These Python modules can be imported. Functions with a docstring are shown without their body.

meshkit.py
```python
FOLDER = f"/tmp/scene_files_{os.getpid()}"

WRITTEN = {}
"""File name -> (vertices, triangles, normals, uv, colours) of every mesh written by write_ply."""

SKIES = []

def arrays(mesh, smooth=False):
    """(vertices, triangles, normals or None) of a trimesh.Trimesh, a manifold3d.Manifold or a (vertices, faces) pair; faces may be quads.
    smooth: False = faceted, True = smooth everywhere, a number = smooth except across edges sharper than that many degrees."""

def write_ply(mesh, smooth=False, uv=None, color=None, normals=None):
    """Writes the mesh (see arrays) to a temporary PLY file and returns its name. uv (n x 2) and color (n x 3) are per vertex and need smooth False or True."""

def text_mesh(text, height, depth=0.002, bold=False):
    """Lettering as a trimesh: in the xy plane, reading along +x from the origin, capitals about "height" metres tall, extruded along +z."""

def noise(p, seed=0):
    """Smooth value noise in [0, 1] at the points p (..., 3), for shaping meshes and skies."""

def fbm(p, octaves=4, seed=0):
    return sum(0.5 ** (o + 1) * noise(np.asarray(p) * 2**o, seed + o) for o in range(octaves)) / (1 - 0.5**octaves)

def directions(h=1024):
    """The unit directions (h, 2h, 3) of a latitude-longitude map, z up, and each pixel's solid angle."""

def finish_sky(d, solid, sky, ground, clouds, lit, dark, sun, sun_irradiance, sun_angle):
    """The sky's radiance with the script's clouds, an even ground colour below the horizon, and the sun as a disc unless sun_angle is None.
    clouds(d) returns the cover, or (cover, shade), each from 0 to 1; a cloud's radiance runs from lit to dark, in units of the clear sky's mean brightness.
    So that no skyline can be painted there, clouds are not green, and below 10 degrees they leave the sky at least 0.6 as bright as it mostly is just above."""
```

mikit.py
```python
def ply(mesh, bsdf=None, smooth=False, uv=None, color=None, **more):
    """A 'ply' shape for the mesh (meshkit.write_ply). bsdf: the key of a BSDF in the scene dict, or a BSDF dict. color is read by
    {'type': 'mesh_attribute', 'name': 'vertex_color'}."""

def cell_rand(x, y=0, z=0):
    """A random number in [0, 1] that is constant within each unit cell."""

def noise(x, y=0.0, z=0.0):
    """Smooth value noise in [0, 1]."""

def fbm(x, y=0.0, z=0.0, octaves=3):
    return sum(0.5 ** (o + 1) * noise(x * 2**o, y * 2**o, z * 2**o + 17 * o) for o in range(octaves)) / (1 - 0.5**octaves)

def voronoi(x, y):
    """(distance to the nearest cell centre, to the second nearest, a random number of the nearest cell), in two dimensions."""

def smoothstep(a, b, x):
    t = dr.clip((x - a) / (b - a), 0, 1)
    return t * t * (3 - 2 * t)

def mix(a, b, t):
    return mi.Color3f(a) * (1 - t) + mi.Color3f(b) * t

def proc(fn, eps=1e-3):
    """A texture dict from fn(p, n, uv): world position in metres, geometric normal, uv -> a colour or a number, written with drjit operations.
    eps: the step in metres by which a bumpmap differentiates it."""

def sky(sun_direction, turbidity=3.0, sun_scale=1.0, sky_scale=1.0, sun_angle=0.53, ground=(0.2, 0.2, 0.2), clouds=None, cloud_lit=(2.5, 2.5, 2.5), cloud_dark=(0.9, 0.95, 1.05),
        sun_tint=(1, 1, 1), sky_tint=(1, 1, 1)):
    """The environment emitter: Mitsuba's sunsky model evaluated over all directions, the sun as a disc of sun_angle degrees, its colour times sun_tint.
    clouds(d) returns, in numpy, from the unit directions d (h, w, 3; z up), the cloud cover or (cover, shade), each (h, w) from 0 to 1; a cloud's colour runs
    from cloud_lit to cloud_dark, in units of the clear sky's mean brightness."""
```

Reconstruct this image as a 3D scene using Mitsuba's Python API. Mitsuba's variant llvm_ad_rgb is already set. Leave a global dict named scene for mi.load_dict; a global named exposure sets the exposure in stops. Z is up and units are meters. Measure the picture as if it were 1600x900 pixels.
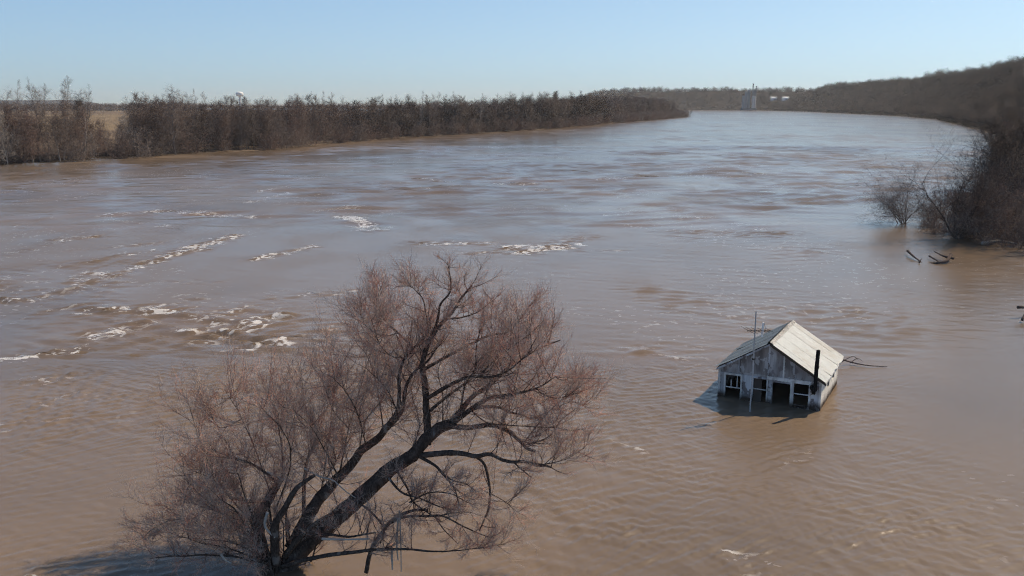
import math, random
import numpy as np, trimesh, shapely
from shapely.geometry import Polygon, LineString, box as sbox
import drjit as dr, mitsuba as mi, mikit, meshkit

T = mi.ScalarTransform4f
scene, labels = {}, {}

# ---------------------------------------------------------------- camera, sky, exposure
CAM_H, FOC, HOR = 18.0, 1450.0, 163.0            # metres over the water; focal length and horizon in photo pixels
PITCH = math.atan((450 - HOR) / FOC)
scene['camera'] = {'type': 'perspective', 'fov': 2 * math.degrees(math.atan(800 / FOC)), 'fov_axis': 'x', 'near_clip': 0.5, 'far_clip': 40000.0,
                   'to_world': T().look_at(origin=[0, 0, CAM_H], target=[0, math.cos(PITCH), CAM_H - math.sin(PITCH)], up=[0, 0, 1]),
                   'medium': {'type': 'ref', 'id': 'haze_air'}}
SUN = np.array([0.787, 0.534, 1.0])
scene['sky'] = mikit.sky(SUN.tolist(), turbidity=3.3, ground=(0.16, 0.13, 0.11), sky_tint=(0.90, 1.02, 1.04))
exposure = 1.85
HAZE = 4.5e-5
scene['haze_air'] = {'type': 'homogeneous', 'albedo': {'type': 'rgb', 'value': [0.91, 0.95, 0.99]}, 'sigma_t': HAZE, 'phase': {'type': 'hg', 'g': 0.3}}


def ray(px, py):
    u, c, s = (450 - py) / FOC, math.cos(PITCH), math.sin(PITCH)
    return np.array([(px - 800) / FOC, c + u * s, u * c - s])


def ground_at(px, py, z=0.0):
    """Where the photo's pixel meets the level z."""
    d = ray(px, py)
    return np.array([0, 0, CAM_H]) + d * (z - CAM_H) / d[2]


def at(px, py, y):
    """Where the photo's pixel meets the upright plane at the distance y."""
    d = ray(px, py)
    return np.array([0, 0, CAM_H]) + d * y / d[1]


def px_of(x, y, z):
    c, s = math.cos(PITCH), math.sin(PITCH)
    d = y * c - (z - CAM_H) * s
    return 800 + FOC * x / d, 450 - FOC * (y * s + (z - CAM_H) * c) / d


# ---------------------------------------------------------------- helpers
def rgb(r, g, b):
    return {'type': 'rgb', 'value': [r, g, b]}


def diffuse(key, r, g, b):
    scene[key] = {'type': 'twosided', 'bsdf': {'type': 'diffuse', 'reflectance': rgb(r, g, b)}}
    return key


def numbered(key):
    if key not in scene and key not in labels:
        return key
    n = 1
    while f'{key}_{n:03d}' in scene or f'{key}_{n:03d}' in labels:
        n += 1
    return f'{key}_{n:03d}'


def thing(name, label, cat, group=None):
    key = numbered(name)
    labels[key] = {'label': label, 'category': cat}
    if group:
        labels[key]['group'] = group
    return key


def obj(name, mesh, bsdf, parent=None, smooth=False, to=None, kind=None, label=None, **kw):
    key = numbered(f'{parent}__{name}' if parent else name)
    scene[key] = mikit.ply(mesh, bsdf, smooth=smooth, **kw)
    if to is not None:
        scene[key]['to_world'] = to
    if kind or label:
        labels[key] = {**({'kind': kind} if kind else {}), **({'label': label} if label else {})}
    return key


def reuse(name, dic, parent, to):
    key = numbered(f'{parent}__{name}')
    scene[key] = {**dic, 'to_world': to}
    return key


class Segs:
    """Collects tapered rods and makes them one mesh."""
    def __init__(self):
        self.a, self.b, self.ra, self.rb = [], [], [], []

    def add(self, a, b, ra, rb):
        self.a.append(a); self.b.append(b); self.ra.append(ra); self.rb.append(rb)

    def mesh(self, sides=3):
        a, b = np.array(self.a, float), np.array(self.b, float)
        ra, rb = np.array(self.ra, float), np.array(self.rb, float)
        t = b - a
        t /= np.linalg.norm(t, axis=1, keepdims=True) + 1e-9
        u = np.cross(t, np.where(np.abs(t[:, 2:]) < 0.9, [[0, 0, 1.0]], [[1.0, 0, 0]]))
        u /= np.linalg.norm(u, axis=1, keepdims=True) + 1e-9
        w = np.cross(t, u)
        g = np.arange(sides) * 2 * np.pi / sides
        ring = np.cos(g)[None, :, None] * u[:, None] + np.sin(g)[None, :, None] * w[:, None]
        v = np.concatenate([a[:, None] + ring * ra[:, None, None], b[:, None] + ring * rb[:, None, None]], 1)
        j = np.arange(sides); k = (j + 1) % sides
        o = (np.arange(len(a)) * 2 * sides)[:, None, None]
        tip = rb <= 0                                            # a rod that ends in a point needs only its sides' lower triangles
        f1 = (np.stack([j, k, j + sides], 1)[None] + o).reshape(-1, 3)
        f2 = (np.stack([k, k + sides, j + sides], 1)[None] + o[~tip]).reshape(-1, 3)
        v = v.reshape(-1, 3); f = np.vstack([f1, f2])
        used = np.zeros(len(v), bool); used[f] = True
        new = np.cumsum(used) - 1
        return v[used], new[f]


def smooth_path(pts, n):
    """Catmull-Rom through the points."""
    p = np.asarray(pts, float)
    q = np.vstack([2 * p[0] - p[1], p, 2 * p[-1] - p[-2]])
    s = np.linspace(0, len(p) - 1 - 1e-6, n)
    i = s.astype(int); t = (s - i)[:, None]
    a, b, c, d = q[i], q[i + 1], q[i + 2], q[i + 3]
    return 0.5 * (2 * b + (c - a) * t + (2 * a - 5 * b + 4 * c - d) * t ** 2 + (3 * b - a - 3 * c + d) * t ** 3)


def tube(p, r, sides=8, rough=0.0, seed=0):
    p = np.asarray(p, float); r = np.broadcast_to(r, (len(p),)).astype(float)
    t = np.gradient(p, axis=0); t /= np.linalg.norm(t, axis=1, keepdims=True) + 1e-12
    u = np.zeros_like(t); u0 = np.cross(t[0], [0.3, 0.5, 0.8])
    for i in range(len(p)):
        u0 = u0 - t[i] * np.dot(u0, t[i]); u0 /= np.linalg.norm(u0) + 1e-12; u[i] = u0
    w = np.cross(t, u); g = np.arange(sides) * 2 * np.pi / sides
    d = np.cos(g)[None, :, None] * u[:, None] + np.sin(g)[None, :, None] * w[:, None]
    rr = np.repeat(r[:, None], sides, 1)
    if rough:
        rr = rr * (1 + rough * (meshkit.fbm((p[:, None] + d * r[:, None, None]) * 3.5, 3, seed) - 0.5) * 2)
    v = (p[:, None] + d * rr[..., None]).reshape(-1, 3)
    i, j = np.meshgrid(np.arange(len(p) - 1), np.arange(sides), indexing='ij'); k = (j + 1) % sides
    f = np.stack([i * sides + j, i * sides + k, (i + 1) * sides + k, (i + 1) * sides + j], -1).reshape(-1, 4)
    f = np.vstack([f[:, [0, 1, 2]], f[:, [0, 2, 3]]])
    n = len(v); v = np.vstack([v, p[:1], p[-1:]]); j = np.arange(sides); k = (j + 1) % sides; e = (len(p) - 1) * sides
    f = np.vstack([f, np.stack([k, j, j * 0 + n], 1), np.stack([e + j, e + k, j * 0 + n + 1], 1)])
    return v, f


def join(meshes):
    vs, fs, n = [], [], 0
    for v, f in meshes:
        vs.append(np.asarray(v)); fs.append(np.asarray(f) + n); n += len(v)
    return np.vstack(vs), np.vstack(fs)


def boxm(x0, x1, y0, y1, z0, z1):
    m = trimesh.creation.box(extents=[x1 - x0, y1 - y0, z1 - z0])
    m.apply_translation([(x0 + x1) / 2, (y0 + y1) / 2, (z0 + z1) / 2])
    return np.array(m.vertices), np.array(m.faces)


# ---------------------------------------------------------------- the shores
LEFT_PX = [(-260, 276), (-120, 266), (0, 259), (100, 253), (200, 247), (300, 240), (430, 233.5), (520, 224), (620, 216), (700, 211), (800, 205), (870, 200.5), (950, 193), (1010, 188.5), (1073, 182.3)]
left_shore = [ground_at(*p)[:2] for p in LEFT_PX] + [np.array([265, 1480]), np.array([180, 1750]), np.array([-60, 2150]), np.array([-500, 2700]), np.array([-1200, 3300]), np.array([-3000, 4200])]
left_poly = Polygon([*left_shore, (-14000, 6000), (-14000, 0), (-400, 60), (-260, 170)]).buffer(0)
right_shore = [np.array(p) for p in [(90, -600), (78, 0), (72, 80), (66, 119), (78, 150), (102, 200), (168, 325), (223, 421), (307, 593), (372, 770), (520, 1160), (600, 1450), (645, 1745), (738, 2373),
                                     (742, 2860), (650, 2960), (400, 3060), (0, 3450), (-700, 4100), (-2600, 5100)]]
right_poly = Polygon([*right_shore, (-14000, 7000), (-14000, 16000), (14000, 16000), (14000, -600)]).buffer(0)
for g in (left_poly, right_poly):
    shapely.prepare(g)


def signed(poly, x, y):
    pts = shapely.points(x, y)
    d = shapely.distance(pts, poly.exterior)
    return np.where(shapely.contains(poly, pts), d, -d)


def sstep(a, b, x):
    t = np.clip((x - a) / (b - a), 0, 1)
    return t * t * (3 - 2 * t)


def terrain(x, y):
    x, y = np.asarray(x, float), np.asarray(y, float)
    sl, sr = signed(left_poly, x, y), signed(right_poly, x, y)
    P = np.stack([x, y, x * 0], -1)
    n1, n2 = meshkit.fbm(P / 160, 3, 3), meshkit.fbm(P / 45, 3, 5)
    zl = np.clip(sl * 0.06, -3, 1.3) + np.where(sl > 0, (n1 - 0.5) * 0.5 * sstep(0, 60, sl), 0)
    bluff = np.where(y > 2300, sstep(.02, .11, x / np.maximum(y, 1)), 1.0)
    rise = (56 + 21 * sstep(1750, 900, y)) * bluff * sstep(6, 165, sr + (n1 - 0.5) * 50 * sstep(5, 60, sr)) + (n1 - 0.5) * 26 * sstep(40, 200, sr) + (n2 - 0.5) * 4 * sstep(20, 80, sr)
    near = sstep(90, 420, y)                                     # the bluff comes down to a wooded flat near the bridge
    zr = np.clip(sr * 0.06, -3, 1.0) + np.maximum(rise, 0) * np.where(sr > 0, near, 0)
    return np.where(sl > sr, zl, zr)


def grid(xs, ys, zf):
    X, Y = np.meshgrid(xs, ys)
    Z = zf(X.ravel(), Y.ravel())
    n, m = len(xs), len(ys)
    i, j = np.meshgrid(np.arange(m - 1), np.arange(n - 1), indexing='ij')
    q = np.stack([i * n + j, i * n + j + 1, (i + 1) * n + j + 1, (i + 1) * n + j], -1).reshape(-1, 4)
    return np.stack([X.ravel(), Y.ravel(), Z], 1), np.vstack([q[:, [0, 1, 2]], q[:, [0, 2, 3]]])


def field_colour(p, n, uv):
    f = mikit.fbm(p.x / 9, p.y / 9, 0, 3)
    litter = mikit.mix((0.042, 0.035, 0.03), (0.070, 0.056, 0.046), f)
    a, b, r = mikit.voronoi(p.x / 420 + 0.3, p.y / 300)
    crop = mikit.mix((0.13, 0.102, 0.085), (0.20, 0.155, 0.108), r) * (0.8 + 0.4 * mikit.fbm(p.x / 40, p.y / 6, 0, 2))
    plain = dr.clip((-p.x + 250.0 - 0.0 * p.y) / 60, 0, 1) * dr.clip((p.y - 330) / 40, 0, 1) * dr.clip((2.6 - p.z) / 0.4, 0, 1)
    return litter * (1 - plain) + crop * plain


scene['ground_soil'] = {'type': 'diffuse', 'reflectance': mikit.proc(field_colour)}
gx = np.unique(np.concatenate([np.arange(-900, 1300, 14), np.linspace(-12000, -900, 30), np.linspace(1300, 12000, 30)]))
gy = np.unique(np.concatenate([np.arange(-60, 1300, 14), np.arange(1300, 4600, 26), np.linspace(-2000, -60, 12), np.linspace(4600, 12000, 24)]))
obj('ground', grid(gx, gy, terrain), 'ground_soil', smooth=True, kind='structure')


def far_hills(x, y):
    P = np.stack([x, y, x * 0], -1)
    e = sstep(6300, 7300, y) * (1 - sstep(8200, 9000, y))
    ridge = 50 + 16 * (meshkit.fbm(P / 1500, 3, 9) - 0.5) + 7 * (meshkit.fbm(P / 120, 2, 12) - 0.5)
    return e * ridge * sstep(-.405, -.47, x / np.maximum(y, 1)) - 2 * (1 - e)


diffuse('far_wood', 0.04, 0.042, 0.046)
obj('hills', grid(np.linspace(-11000, 0, 320), np.linspace(6200, 9100, 60), far_hills), 'far_wood', smooth=True, kind='structure')

# ---------------------------------------------------------------- the river
# broken crests of the current: (from, to, half width in metres, strength), read off the photo and set down on the water
CREST_PX = [((0, 470), (40, 470), .7, 1), ((55, 470), (180, 428), .6, .75), ((180, 430), (280, 395), .8, .9), ((270, 397), (362, 369), .9, 1), ((400, 405), (488, 385), .7, 1), ((150, 484), (280, 486), .8, 1),
            ((180, 442), (340, 440), .7, .55), ((0, 565), (98, 550), .6, .9), ((320, 537), (402, 506), .7, .95), ((425, 465), (560, 456), .6, .6), ((240, 328), (400, 338), 1.6, .9), ((170, 345), (260, 352), 1.5, .5),
            ((545, 340), (585, 358), 1.6, .9), ((500, 330), (570, 322), 1.5, .55), ((660, 380), (770, 381), 1.1, .8), ((800, 388), (890, 384), 1.3, 1.1), ((820, 394), (860, 388), 1.2, 1.1), ((20, 600), (110, 588), .5, .5),
            ((300, 520), (380, 480), .8, .7), ((280, 545), (420, 530), .6, .5), ((800, 395), (920, 370), 1.2, .6), ((940, 280), (1010, 276), 3, .55), ((1240, 275), (1330, 268), 3, .4), ((30, 665), (120, 655), .5, .45),
            ((50, 640), (130, 610), .5, .45), ((980, 545), (1060, 560), .6, .5), ((955, 690), (1010, 712), .3, .42), ((1125, 868), (1185, 893), .3, .6), ((860, 700), (960, 690), .3, .3), ((1150, 350), (1220, 365), 1.5, .45),
            ((230, 480), (330, 500), .8, .6), ((1030, 320), (1130, 345), 2, .35), ((640, 300), (720, 290), 2, .35), ((120, 390), (250, 380), 1.0, .45), ((60, 700), (160, 670), .5, .4), ((60, 893), (90, 890), .3, .8),
            ((860, 830), (980, 845), .5, .35), ((1220, 740), (1260, 700), .4, .45), ((420, 300), (600, 285), 2.5, .3), ((0, 340), (160, 335), 1.5, .4)]
_r = random.Random(19)
for _ in range(34):                                              # shorter, weaker ones strewn along the same current
    if _ < 22:
        cx_, cy_ = _r.uniform(0, 560), _r.uniform(300, 560)
        ln_, sl_ = _r.uniform(25, 90), _r.uniform(.05, .34)
    else:
        cx_, cy_ = _r.uniform(520, 1320), _r.uniform(250, 400)
        ln_, sl_ = _r.uniform(25, 80), _r.uniform(-.12, .12)
    CREST_PX.append(((cx_, cy_), (cx_ + ln_, cy_ - ln_ * sl_), (.45 if cy_ > 400 else .9) * _r.uniform(.8, 1.5), _r.uniform(.45, .85)))
CRESTS = [tuple(map(float, (*ground_at(*a)[:2], *ground_at(*b)[:2], w, s))) for a, b, w, s in CREST_PX]
# smooth boils of muddier water: (pixel, radius across, radius along, strength)
BOIL_PX = [((905, 281), 16, 9, 1), ((1120, 352), 10, 7, .6), ((1010, 560), 4.5, 4, .5), ((300, 335), 22, 5, .7), ((120, 355), 20, 6, .7), ((530, 330), 12, 6, .5), ((320, 500), 9, 6, .5), ((1240, 395), 8, 6, .35),
           ((200, 640), 7, 6, .3), ((700, 300), 18, 9, .35), ((1180, 330), 14, 10, .4), ((820, 330), 16, 8, .35)]
BOILS = [tuple(map(float, (*ground_at(*p)[:2], a, b, s))) for p, a, b, s in BOIL_PX]


def turbulence(x, y, sq, ex, mx, mn, root):
    """Strength of the broken water at a point; the same sum serves the mesh (numpy) and the material (drjit)."""
    t = 0.0 * x
    for x0, y0, x1, y1, w, s in CRESTS:
        dx, dy = x1 - x0, y1 - y0
        u = mn(mx(((x - x0) * dx + (y - y0) * dy) / (dx * dx + dy * dy), 0.0), 1.0)
        d2 = sq(x - x0 - dx * u) + sq(y - y0 - dy * u)
        t = mx(t, s * ex(-d2 / (w * w * 3.0)))
    return t


def wave_height(x, y, lo):
    """Ripples of the flood; waves shorter than three times the mesh's spacing are left to the material."""
    rng = np.random.default_rng(11)
    P = np.stack([x, y, x * 0], -1)
    wx = 3.0 * (meshkit.fbm(P / 14, 2, 21) - 0.5); wy = 3.0 * (meshkit.fbm(P / 14, 2, 22) - 0.5)
    sx = 0.5 * (meshkit.fbm(P / 2.6, 2, 23) - 0.5); sy = 0.5 * (meshkit.fbm(P / 2.6, 2, 24) - 0.5)
    calm = 0.22 + 1.6 * sstep(0.38, 0.62, meshkit.fbm(np.stack([x / 26 + y / 90, y / 34 - x / 120, x * 0], -1), 3, 31))
    turb = turbulence(x, y, np.square, np.exp, np.maximum, np.minimum, np.sqrt)
    wide = 0.0 * x
    for bx, by, a, b, s in BOILS:
        wide = np.maximum(wide, s * np.exp(-np.square((x - bx) / a) - np.square((y - by) / b)))
    amp = calm + 2.2 * turb + 1.5 * wide
    lee = np.exp(-np.square((x - 15) / 9) - np.square((y - 48) / 7))
    h = 0.0 * x
    lam = np.geomspace(0.38, 4.5, 38) if lo < 2 else np.geomspace(2.9, 26.0, 22)
    for i, L in enumerate(lam):
        ang = (rng.uniform(-1.2, 1.2) + 1.15) if lo < .9 else 1.57 + rng.uniform(-.6, .45); ph = rng.uniform(0, 6.28); seed = int(rng.integers(1000))
        if L < lo:
            continue
        k = 2 * np.pi / L
        env = sstep(0.38, 0.72, meshkit.noise(np.stack([x / (5 * L), y / (5 * L), x * 0 + i], -1), seed))
        q = np.sin(k * (np.cos(ang) * (x + wx + sx * min(L, 1)) + np.sin(ang) * (y + wy + sy * min(L, 1))) + ph)
        slope = ((0.062 * (.7 / max(L, .7)) ** 1.1 * 2.6) if lo > .9 else 0.076 * (.55 / max(L, .55)) ** 1.45) if lo < 2 else (0.040 if lo < 4 else .022) * (1.0 if L < 5 else (5 / L) ** .7)
        h += slope / k * env * (q + 0.35 * (np.abs(q) ** 1.5 - 0.5)) * amp
    if lo < 0.9:                                                   # chop in the broken water
        h += turb * 0.10 * (meshkit.fbm(P / 0.55, 2, 41) - 0.4) * (1 if lo < .6 else .6)
    h += turb * 0.16 * (meshkit.fbm(P / 1.9, 2, 42) - 0.45)
    for seam, w in ((64, 1.0), (136, 2.5), (420, 9.0), (1420, 30.0)):   # the sheets meet where the water is nearly level
        h *= 1 - 0.88 * np.exp(-np.square((y - seam) / w))
    return h * (1 - 0.45 * lee)


def patches(x, y):
    """Rough (1) and slick (0) stretches of the current, from a few metres to a hundred across."""
    a = mikit.fbm(x / 42 + y / 260, y / 60, 3, 3)
    b = mikit.fbm(x / 6.5, y / 9, 8, 3)
    return mikit.smoothstep(0.46, 0.70, 0.45 * a + 0.55 * b)


def water_colour(p, n, uv):
    m = mikit.fbm(p.x / 30 + p.y / 150, p.y / 55, 0, 3)
    q = mikit.fbm(p.x / 7, p.y / 9, 6, 2)
    mud = mikit.mix((0.137, 0.101, 0.071), (0.182, 0.132, 0.090), mikit.smoothstep(0.3, 0.7, 0.65 * m + 0.35 * q))
    b = mi.Float(0)
    for bx, by, a, c, s in BOILS:
        b = dr.maximum(b, s * dr.exp(-dr.square((p.x - bx) / a) - dr.square((p.y - by) / c)))
    b *= 0.2 + 1.1 * mikit.fbm(p.x / 1.7, p.y / 3.0, 3, 2)
    mud = mud * (1 - 0.6 * dr.clip(b, 0, 1)) + mi.Color3f(0.205, 0.132, 0.084) * (0.6 * dr.clip(b, 0, 1))
    wx = mikit.noise(p.x / 1.3, p.y / 1.3, 5) - 0.5
    wy = mikit.noise(p.x / 1.3, p.y / 1.3, 9) - 0.5
    t = turbulence(p.x + 2.6 * wx, p.y + 2.6 * wy, dr.square, dr.exp, dr.maximum, dr.minimum, dr.sqrt)
    fine = mikit.fbm(p.x / 0.42 + 1.5 * wx, p.y / 0.30 + 1.5 * wy, 2, 3)
    broad = mikit.fbm(p.x / 2.2, p.y / 1.8, 7, 2)
    fleck = mikit.smoothstep(0.54, 0.66, fine)
    core = mikit.smoothstep(0.72, 1.0, t * (0.45 + 1.0 * broad)) * mikit.smoothstep(0.40, 0.58, fine)
    foam = fleck * mikit.smoothstep(0.28, 0.80, t * (0.35 + 1.1 * broad))
    spark = mikit.smoothstep(0.72, 0.84, mikit.fbm(p.x / 0.55, p.y / 0.42, 12, 2)) * mikit.smoothstep(0.50, 0.74, mikit.fbm(p.x / 13, p.y / 16, 4, 3))
    foam = dr.clip(0.8 * foam + 0.7 * core + 0.25 * spark, 0, 0.92)
    return mud * (1 - foam) + mi.Color3f(0.66, 0.63, 0.59) * foam


wc, wp = mikit.proc(water_colour), mikit.proc(lambda p, n, uv: patches(p.x, p.y))
for nm, a0, a1 in (('water_near', .045, .08), ('water_mid', .04, .08), ('water_wide', .03, .085), ('water_far', .025, .085)):
    for k, al in (('slick', a0), ('rough', a1)):
        scene[f'{nm}_{k}'] = {'type': 'roughplastic', 'distribution': 'ggx', 'alpha': al, 'int_ior': 1.333, 'ext_ior': 1.0, 'nonlinear': False, 'diffuse_reflectance': wc}
    scene[nm] = {'type': 'blendbsdf', 'weight': wp, 'a': {'type': 'ref', 'id': nm + '_slick'}, 'b': {'type': 'ref', 'id': nm + '_rough'}}
ZA = (-42, 46, 24, 64); ZB = (-88, 88, 64, 136); ZC = (-250, 250, 136, 420); ZD = (-330, 720, 420, 1420)
for i, (z, sp, lo, mat) in enumerate(((ZA, .14, .38, 'water_near'), (ZB, .33, 1.0, 'water_mid'), (ZC, 1.0, 2.9, 'water_wide'), (ZD, 4.5, 9.9, 'water_far'))):
    xs = np.linspace(z[0], z[1], int((z[1] - z[0]) / sp) + 1); ys = np.linspace(z[2], z[3], int((z[3] - z[2]) / sp) + 1)
    wv, wf = grid(xs, ys, lambda x, y: wave_height(x, y, lo))
    scene[f'water__{i + 1:03d}'] = mikit.ply((wv, wf), mat, smooth=True)
    m = len(xs); lip = np.vstack([wv[:m], wv[:m] - [0, 0, .02]]); e = np.arange(m - 1)      # the near edge goes down, so that no gap opens where two sheets meet
    scene[f'water__{i + 11:03d}'] = mikit.ply((lip, np.stack([e + m, e + m + 1, e + 1, e], 1)), mat)
rest = Polygon([(-12000, -2000), (12000, -2000), (12000, 12000), (-12000, 12000)])
for z in (ZA, ZB, ZC, ZD):
    rest = rest.difference(sbox(z[0], z[2], z[1], z[3]))
v, f = trimesh.creation.triangulate_polygon(rest, engine='earcut')
scene['water__005'] = mikit.ply((np.column_stack([v, np.zeros(len(v))]), f), 'water_far')
labels['water'] = {'kind': 'structure'}
UP = np.array([0, 0, 1.0])

# ---------------------------------------------------------------- bare trees
rnd = random.Random(5)


def unit(v):
    return v / (np.linalg.norm(v) + 1e-9)


def rand_dir(r):
    v = np.array([r.gauss(0, 1), r.gauss(0, 1), r.gauss(0, 1)])
    return unit(v)


def branch(r, S, p, d, length, rad, depth, cfg):
    """A wandering branch that carries finer ones."""
    if depth == 0:
        d = unit(d + cfg['wander'] * .6 * rand_dir(r) + cfg['lift'] * UP)
        S.add(p, p + d * length, rad, 0.0)
        return
    n = 4 if depth >= 2 else 3
    pts = [p]
    for i in range(n):
        d = unit(d + cfg['wander'] * rand_dir(r) + cfg['lift'] * UP)
        q = p + d * length / n
        f0, f1 = 1 - i / n * .8, 1 - (i + 1) / n * .8
        S.add(p, q, rad * f0, rad * f1)
        p = q; pts.append(p)
        if depth > 0:
            for _ in range(cfg['kids'][depth]):
                side = unit(np.cross(d, rand_dir(r)))
                a = r.uniform(*cfg['angle'])
                branch(r, S, p - d * r.uniform(0, length / n), unit(d * math.cos(a) + side * math.sin(a)), length * r.uniform(*cfg['ratio']), max(rad * f1 * 0.6, cfg['min']), depth - 1, cfg)
    return pts


def bare_tree(seed, height, cfg):
    """(trunk, crown) of a leafless tree standing at the origin."""
    r = random.Random(seed)
    tr, cr = Segs(), Segs()
    stems = cfg.get('stems', 1)
    for s in range(stems):
        d = unit(UP + cfg['lean'] * rand_dir(r) * (1 if stems == 1 else 2.2))
        p = np.array([r.uniform(-.4, .4), r.uniform(-.4, .4), -1.6]) * (0.3 if stems == 1 else 1.0) + np.array([0, 0, -1.0])
        h = (height + 1.6) * r.uniform(.8, 1.0) if stems > 1 else height + 1.6
        n = 9
        rad = height * cfg['girth'] / (1 if stems == 1 else 1.6)
        for i in range(n):
            d = unit(d + 0.10 * rand_dir(r) + 0.05 * UP)
            q = p + d * h / n
            f0, f1 = (1 - i / n) ** .8 + .05, (1 - (i + 1) / n) ** .8 + .05
            tr.add(p, q, rad * f0, rad * f1)
            frac = (i + 1) / n
            if frac > cfg['clear']:
                for _ in range(cfg['kids'][3]):
                    side = unit(np.cross(d, rand_dir(r)))
                    a = r.uniform(*cfg['angle'])
                    ln = cfg['spread'] * height * (0.55 + 0.6 * math.sin(math.pi * min(1, frac * .95))) * r.uniform(.6, 1.1) * (1.15 - .55 * frac)
                    branch(r, cr, p + d * r.uniform(0, h / n), unit(d * math.cos(a) + side * math.sin(a)), ln, max(rad * f1 * .5, cfg['min'] * 1.5), cfg['depth'], cfg)
            p = q
    (tv, tf), (cv, cf) = tr.mesh(5), cr.mesh(3)
    f = height / np.percentile(np.concatenate([tv[:, 2], cv[:, 2]]), 99.8)
    return (tv * f, tf), (cv * f, cf)


def crown_ply(mesh, bsdf, h):
    """A far crown shaded as one soft round mass: its normals lead away from its middle."""
    v = np.asarray(mesh[0], float)
    n = v - [0, 0, h * .35]
    n = n / (np.linalg.norm(n, axis=1, keepdims=True) + 1e-9) + [0, 0, .25]
    n /= np.linalg.norm(n, axis=1, keepdims=True)
    return {'type': 'ply', 'filename': meshkit.write_ply(mesh, normals=n), 'face_normals': False, 'bsdf': {'type': 'ref', 'id': bsdf}}


def place(x, y, z, s=1.0, rz=0.0, sz=None):
    return T().translate([float(x), float(y), float(z)]).rotate([0, 0, 1], float(rz)).scale([s, s, s if sz is None else sz])


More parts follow.
